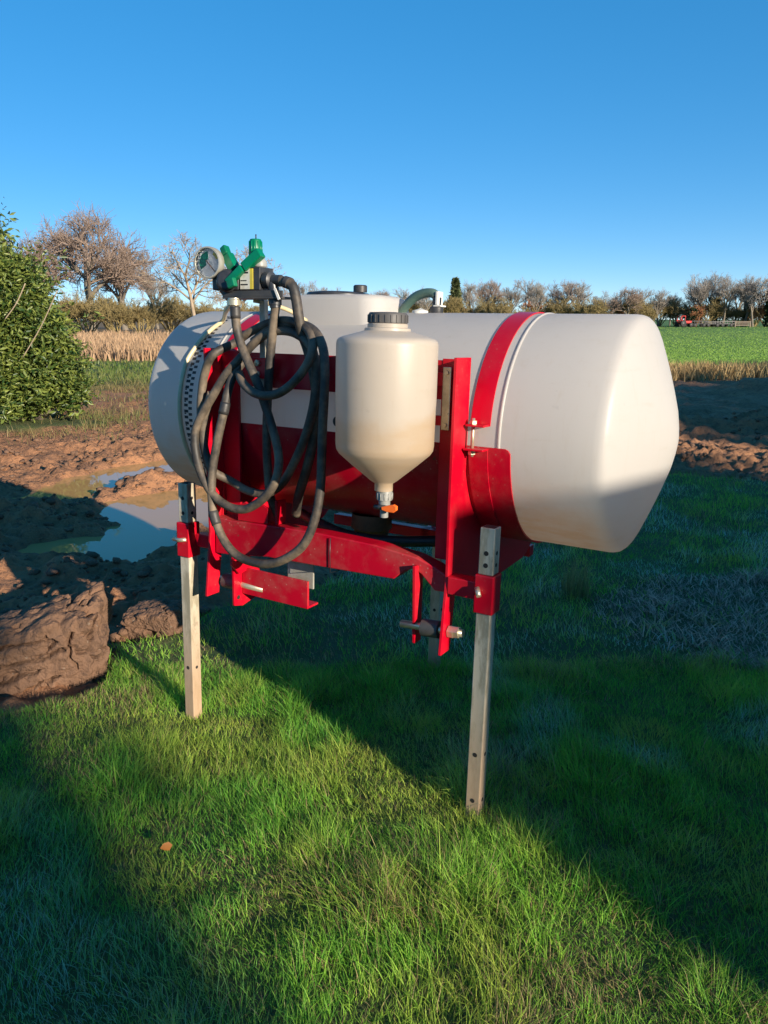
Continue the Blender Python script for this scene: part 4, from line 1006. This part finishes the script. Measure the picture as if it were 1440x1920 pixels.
# leafy things
def leaf_cloud(name, pts, size, c1, c2, mat='leaf', seed=1, aspect=2.6, vary=.5, nrm=None):
    rg = np.random.default_rng(seed); n = len(pts)
    d = rg.normal(size=(n, 3)); d[:, 2] *= .7; d /= np.linalg.norm(d, axis=1)[:, None]
    e = rg.normal(size=(n, 3)); e -= d * (e * d).sum(1)[:, None]; e /= np.linalg.norm(e, axis=1)[:, None]
    nn = np.cross(d, e); L = size * rg.uniform(1 - vary, 1 + vary, n)[:, None]; W = L / aspect
    a = pts; mid = pts + d * L * .5; tip = pts + d * L - nn * L * .12
    V = np.stack([a, mid + e * W * .5 + nn * L * .05, tip, mid - e * W * .5 + nn * L * .05], 1).reshape(-1, 3)
    k = np.arange(n)[:, None] * 4
    F = np.concatenate([k + np.array([[0, 1, 2]]), k + np.array([[0, 2, 3]])], 1).reshape(-1, 3)
    t = rg.uniform(0, 1, n)[:, None]; C = np.array(c1)[None] * (1 - t) + np.array(c2)[None] * t
    return np_mesh(name, V, F, 3, mat, np.repeat(C, 4, 0))
def bush_points(n, lobes, seed, shell=.55):
    rg = np.random.default_rng(seed); out = []
    w = np.array([l[3] ** 2 for l in lobes]); w = w / w.sum()
    for (cx, cy, cz, r), q in zip(lobes, w):
        m = int(n * q); d = rg.normal(size=(m, 3)); d /= np.linalg.norm(d, axis=1)[:, None]
        rr = r * (1 - (1 - shell) * rg.uniform(0, 1, m) ** 1.6)
        lump = 1 + .58 * fbm(d[:, 0] * 3.6 + cx, d[:, 1] * 3.6 + cy, d[:, 2] * 3.6 + cz, seed=seed)
        p = d * (rr * lump)[:, None] + np.array([cx, cy, cz]); out.append(p[p[:, 2] > .05])
    return np.concatenate(out)
def laurel(loc, scale, n, lobes, seed, label, size=.13, cat='bush'):
    e = empty('evergreen_bush', loc); e.scale = (scale,) * 3; tag(e, label, cat)
    P = bush_points(n, lobes, seed)
    rs = np.random.default_rng(seed + 1); base = P[rs.integers(0, len(P), 420)]        # sprays standing out of the crown
    ctr = np.array([-.3, 0, 1.4]); od = base - ctr; od /= np.linalg.norm(od, axis=1)[:, None]; od = od + rs.normal(0, .2, od.shape) + np.array([0, 0, .45])
    spr = [base[:, None] + od[:, None] * (np.linspace(0, .38, 16)[None, :, None]) + rs.normal(0, .018, (420, 16, 3))]
    P = np.concatenate([P, spr[0].reshape(-1, 3)])
    link('crown', leaf_cloud('crown', P, size, (0.014, 0.05, 0.010), (0.21, 0.25, 0.05), seed=seed, aspect=3.0), e)
    mb = MB(); rg = random.Random(seed)
    for (cx, cy, cz, r) in lobes:
        mb.tube([(cx * .3 + rg.uniform(-.1, .1), cy * .3, -.1), (cx * .7, cy * .7, cz * .5), (cx, cy, cz + r * .5)], [.06, .04, .015], 7)
    mb.build('trunk', 'bark_grey', e); return e
LOBES = [(0.05, -.1, .75, .85), (.30, -.2, 1.45, .62), (.05, 0, 2.0, .62), (-.45, 0, 2.65, .55), (.72, -.1, .70, .50), (.70, -.3, 1.30, .42), (-.9, 0, 1.2, 1.1), (-1.4, .1, 2.2, 1.0), (-.85, 0, 3.05, .50), (.2, -.5, .55, .55), (.42, -.2, 2.05, .34), (-.62, 0, 3.35, .30), (1.0, -.2, .45, .30), (-.1, -.1, 2.6, .32), (.93, -.2, 1.05, .25)]
bush = laurel((-5.95, 12.5, 0), 1.0, 62000, LOBES, 21, 'dense dark green evergreen bush cut by the left edge', .09)
# cane stems leaning out of the bush
for a, b_ in (((.45, -.95, 1.55), (.80, -.95, 2.05)), ((.62, -.9, 1.0), (1.25, -.95, 1.95))):
    MB().tube(smooth_path([a, (Vector(a) + Vector(b_)) / 2 + Vector((.02, 0, -.02)), b_]), .008, 6).build('cane', 'twig_pale', bush)
# conifer in the far treeline
e = empty('conifer', (*at(845, 176), 0)); tag(e, 'single dark conifer rising above the breather hose', 'tree')
rg_ = np.random.default_rng(4); n = 5000; hh = rg_.uniform(0, 1, n) ** .7; a = rg_.uniform(0, 6.28, n); rr = (1 - hh) * 2.3 * rg_.uniform(.4, 1, n) + .1
link('crown', leaf_cloud('crown', np.stack([rr * np.cos(a), rr * np.sin(a), .8 + hh * 9.2], -1), .7, (0.07, 0.10, 0.04), (0.15, 0.16, 0.07), seed=5, aspect=2.2), e)
MB().tube([(0, 0, -.1), (0, 0, 9)], [.25, .05], 7).build('trunk', 'bark_grey', e)
# ivy-clad oak at the right edge
x, y = at(1402, 165)
oak = tree_mesh('t', 96, 12, 'bark_grey', 'twig_grey', kids=(8, 7, 6, 4), ratio=.6, up=.1, spread=1.0, r0=.5, twig_r=.022)
e = add_tree('oak_tree', oak, (x, y, 0), top_scale(522, 165, HT[oak[0].name]), 2.0, 'spreading bare oak with dark ivy on its trunk at right', None)
n = 2600; zz = rg_.uniform(0, 5.2, n); a = rg_.uniform(0, 6.28, n); rr = .45 + .25 * rg_.uniform(0, 1, n)
link('ivy', leaf_cloud('ivy', np.stack([rr * np.cos(a), rr * np.sin(a), zz], -1), .4, (0.015, 0.035, 0.012), (0.04, 0.06, 0.02), seed=6, aspect=1.5), e)
for px in (1300, 1356):
    x, y = at(px, 174); e = empty('ivy_trunk', (x, y, 0)); tag(e, 'dark ivy-covered trunk %s the right grove' % ('at the left of' if px < 1320 else 'at the right of'), 'tree')
    n = 1800; zz = rg_.uniform(0, 6.0, n); a = rg_.uniform(0, 6.28, n); rr = .3 + .35 * rg_.uniform(0, 1, n)
    link('ivy', leaf_cloud('ivy', np.stack([rr * np.cos(a) + .12 * zz, rr * np.sin(a), zz], -1), .4, (0.02, 0.04, 0.016), (0.045, 0.07, 0.03), seed=px, aspect=1.5), e)
    MB().tube([(0, 0, -.1), (.8, 0, 6.5)], [.25, .1], 7).build('trunk', 'bark_grey', e)
# evergreen bush near the red tractor
e = empty('dark_shrub', (*at(1262, 168), 0)); tag(e, 'dark evergreen shrub right beside the red tractor', 'shrub')
link('crown', leaf_cloud('crown', bush_points(1600, [(0, 0, 1.6, 1.3), (.1, 0, 3, .9)], 9), .5, (0.015, 0.03, 0.012), (0.03, 0.05, 0.02), seed=8), e)
MB().tube([(0, 0, -.1), (0, 0, 3)], [.15, .05], 7).build('trunk', 'bark_grey', e)

# ------------------------------------------------------------------ far machinery, gate, rail
def wheel(parent, c, r, w, mat='tyre', rim='dark_steel'):
    o = MB().lathe([(r * .55, -w / 2), (r * .93, -w / 2), (r, -w / 4), (r, w / 4), (r * .93, w / 2), (r * .55, w / 2)], c, (0, 1, 0), 20).build('wheel', mat, parent)
    MB().lathe([(0, -w * .3), (r * .55, -w * .42), (r * .55, w * .42), (0, w * .3)], c, (0, 1, 0), 16).build('rim', rim, o)
x, y = at(1250, 163)
e = empty('tractor', (x, y, 0), (0, 0, R(20))); tag(e, 'small red tractor parked under the far trees', 'tractor')
MB().box(-.2, 1.6, -.38, .38, .75, 1.25).box(1.25, 1.65, -.3, .3, .6, 1.2).build('bonnet', 'tractor_red', e, .06)
MB().box(-1.3, -.2, -.75, .75, .8, 1.15).box(-1.35, -.5, -.95, -.6, 1.15, 1.4).box(-1.35, -.5, .6, .95, 1.15, 1.4).build('mudguard', 'tractor_red', e, .05)
cb = MB().box(-1.25, -.25, -.7, .7, 2.15, 2.25)
for a_ in (-1.2, -.3):
    for b_ in (-.65, .65): cb.box(a_ - .04, a_ + .04, b_ - .04, b_ + .04, 1.15, 2.15)
cb.build('cab', 'tractor_red', e)
for yy in (-.8, .8):
    wheel(e, (-.85, yy, .72), .72, .4); wheel(e, (1.15, yy, .45), .45, .28)
for i, (px, L, hgt, lab) in enumerate([(1275, 3.0, 1.3, 'dark implement next to the red tractor'), (1298, 3.2, 1.15, 'dark trailer in the middle of the parked row'), (1322, 3.4, 1.25, 'dark implement at the right end of the parked row')]):
    x, y = at(px, 164 + i); e = empty('farm_trailer', (x, y, 0), (0, 0, R(8 * i - 5))); tag(e, lab, 'trailer', 'machinery parked under the far trees')
    MB().box(-L / 2, L / 2, -.9, .9, .55, .7).build('chassis', 'dark_steel', e, .02)
    mb = MB()
    for k in range(7):
        t = -L / 2 + L * k / 6; mb.box(t - .05, t + .05, -.9, -.8, .7, hgt + .12 * (k % 2)); mb.box(t - .05, t + .05, .8, .9, .7, hgt)
    mb.box(-L / 2, L / 2, -.92, -.86, hgt - .2, hgt - .05).build('side_rail', 'dark_steel', e)
    for sx in (-L * .3, L * .3):
        wheel(e, (sx, -.85, .38), .38, .25); wheel(e, (sx, .85, .38), .38, .25)
x, y = at(1354, 160)
e = empty('field_gate', (x, y, 0)); tag(e, 'pale wooden gate under the far right trees', 'gate')
for sx in (-1.5, 1.5): MB().box(sx - .09, sx + .09, -.09, .09, -.1, 1.25).build('post', 'weathered_wood', e)
for zz in (.35, .62, .88, 1.12): MB().box(-1.41, 1.41, -.03, .03, zz - .06, zz + .06).build('rail', 'weathered_wood', e)
x, y = at(1428, 25.5)
e = empty('post_and_rail_fence', (x, y, float(height(np.array([x]), np.array([y]))[0])), (0, 0, R(-12))); tag(e, 'short weathered wooden rail at the right edge of the pasture', 'fence')
for sx in (0, 1.3, 2.6): MB().box(sx - .045, sx + .045, -.045, .045, -.15, .52).build('post', 'weathered_wood', e, .006)
for zz in (.26, .44): MB().box(-.12, 2.75, -.075, -.046, zz - .04, zz + .04).build('rail', 'weathered_wood', e, .006)

# fallen leaf in the grass, clod of dead thistle right of the tank
lv = np.array([(-.03, 0, -.004), (-.012, .016, .006), (.012, .019, .008), (.032, .004, .0), (.014, -.017, -.008), (-.012, -.014, -.004)])
lf = np_mesh('fallen_leaf', lv, [(0, 5, 4), (0, 4, 3), (0, 3, 2), (0, 2, 1)], 3, 'leaf', np.tile(np.array([[.36, .13, .02]]), (6, 1)))
o = link('fallen_leaf', lf); o.location = (-.640, 1.965, .045); o.rotation_euler = (R(30), R(12), R(35)); o.scale = (.62, .62, .62); tag(o, 'single orange-brown dead leaf lying in the grass at lower left', 'leaf')
x, y = scatter(160, 1.03, 1.17, 4.12, 4.26, lambda x, y: np.ones_like(x)); n = len(x)
o = link('dead_grass_tuft', blades('dead_grass_tuft', x, y, height(x, y) - .01, rng.uniform(.12, .30, n), rng.uniform(.003, .006, n), rng.uniform(.05, .35, n), rng.uniform(0, 6.28, n), np.array([.28, .28, .11])[None] * rng.uniform(.6, 1.2, (n, 1)), 'grass_blade'))
tag(o, 'pale dead grass tuft standing under the right tank end', 'grass tuft')

# ------------------------------------------------------------------ what stands behind the camera, towards the sun
def us(u, s, z=0):      # u: across the sunlight, s: along it
    c_, s_ = math.cos(SUN_AZ), math.sin(SUN_AZ)
    return Vector((c_ * u - s_ * s, s_ * u + c_ * s, z))
SHED_S, SHED_U, SHED_H = -5.5, 1.63, 2.875
e = empty('field_shed', us(SHED_U, SHED_S), (0, 0, SUN_AZ)); tag(e, 'low grey clad shed behind the camera that shades the grass', 'shed')
for k in range(12):
    MB().box(k * .5 + .002, k * .5 + .498, -.03, .03, 0, SHED_H - .03).build('wall_panel', 'cladding', e)
MB().box(.03, 6.0, -3.0, -2.94, 0, 1.75).build('wall', 'cladding', e)
MB().box(.0, .06, -2.93, -.032, 0, 1.75).box(5.94, 6.0, -2.93, -.032, 0, 1.75).build('wall', 'cladding', e)
MB().prism([(.04, SHED_H), (.04, SHED_H - .029), (-3.05, 1.751), (-3.05, 1.78)], .0, 6.02, 'x').build('roof', 'cladding', e)
def shade_bush(u, s, h, w, seed, label):
    e = empty('hedge_bush', us(u, s)); tag(e, label, 'bush', 'bushes behind the camera')
    rgb = random.Random(seed)
    nz = max(3, int(h / (w * .55))); r_ = w * .62
    lob = [(cx * w * .62 + rgb.uniform(-.12, .12) * w, rgb.uniform(-.3, .3), .3 + (h - .3 - r_ * rgb.uniform(.85, 1.15)) * q / (nz - 1), r_ * rgb.uniform(.85, 1.1)) for q in range(nz) for cx in (-1, 0, 1)]
    P = bush_points(9000 if h < 7 else 4800, lob, seed, .35)
    link('crown', leaf_cloud('crown', P, 0.34 if h < 7 else .60, (0.03, 0.07, 0.014), (0.07, 0.12, 0.03), seed=seed, aspect=1.8), e)
    MB().tube([(0, 0, -.1), (0, 0, h * .6)], [.08, .03], 7).build('trunk', 'bark_grey', e)
words = ['first', 'second', 'third', 'fourth', 'fifth', 'sixth']
for i, (u, s, h, w) in enumerate([(-.40, -19, 6.5, 1.15), (-2.2, -19.4, 6.9, 1.3), (-4.3, -19, 6.8, 1.4), (-6.6, -19.6, 6.9, 1.5)]):
    shade_bush(u, s, h, w, 300 + i, '%s leafy hedge bush behind the camera, counted from the shed' % words[i])
for i, (u, h, w) in enumerate([(6.6, 8.6, 1.8), (12.8, 9.3, 1.8), (16.5, 9.3, 2.2), (20, 9.2, 2.3), (24, 9.3, 2.4)]):
    shade_bush(u, -24, h, w, 400 + i, '%s tall hedge tree far behind the camera, counted from the shed' % words[i])
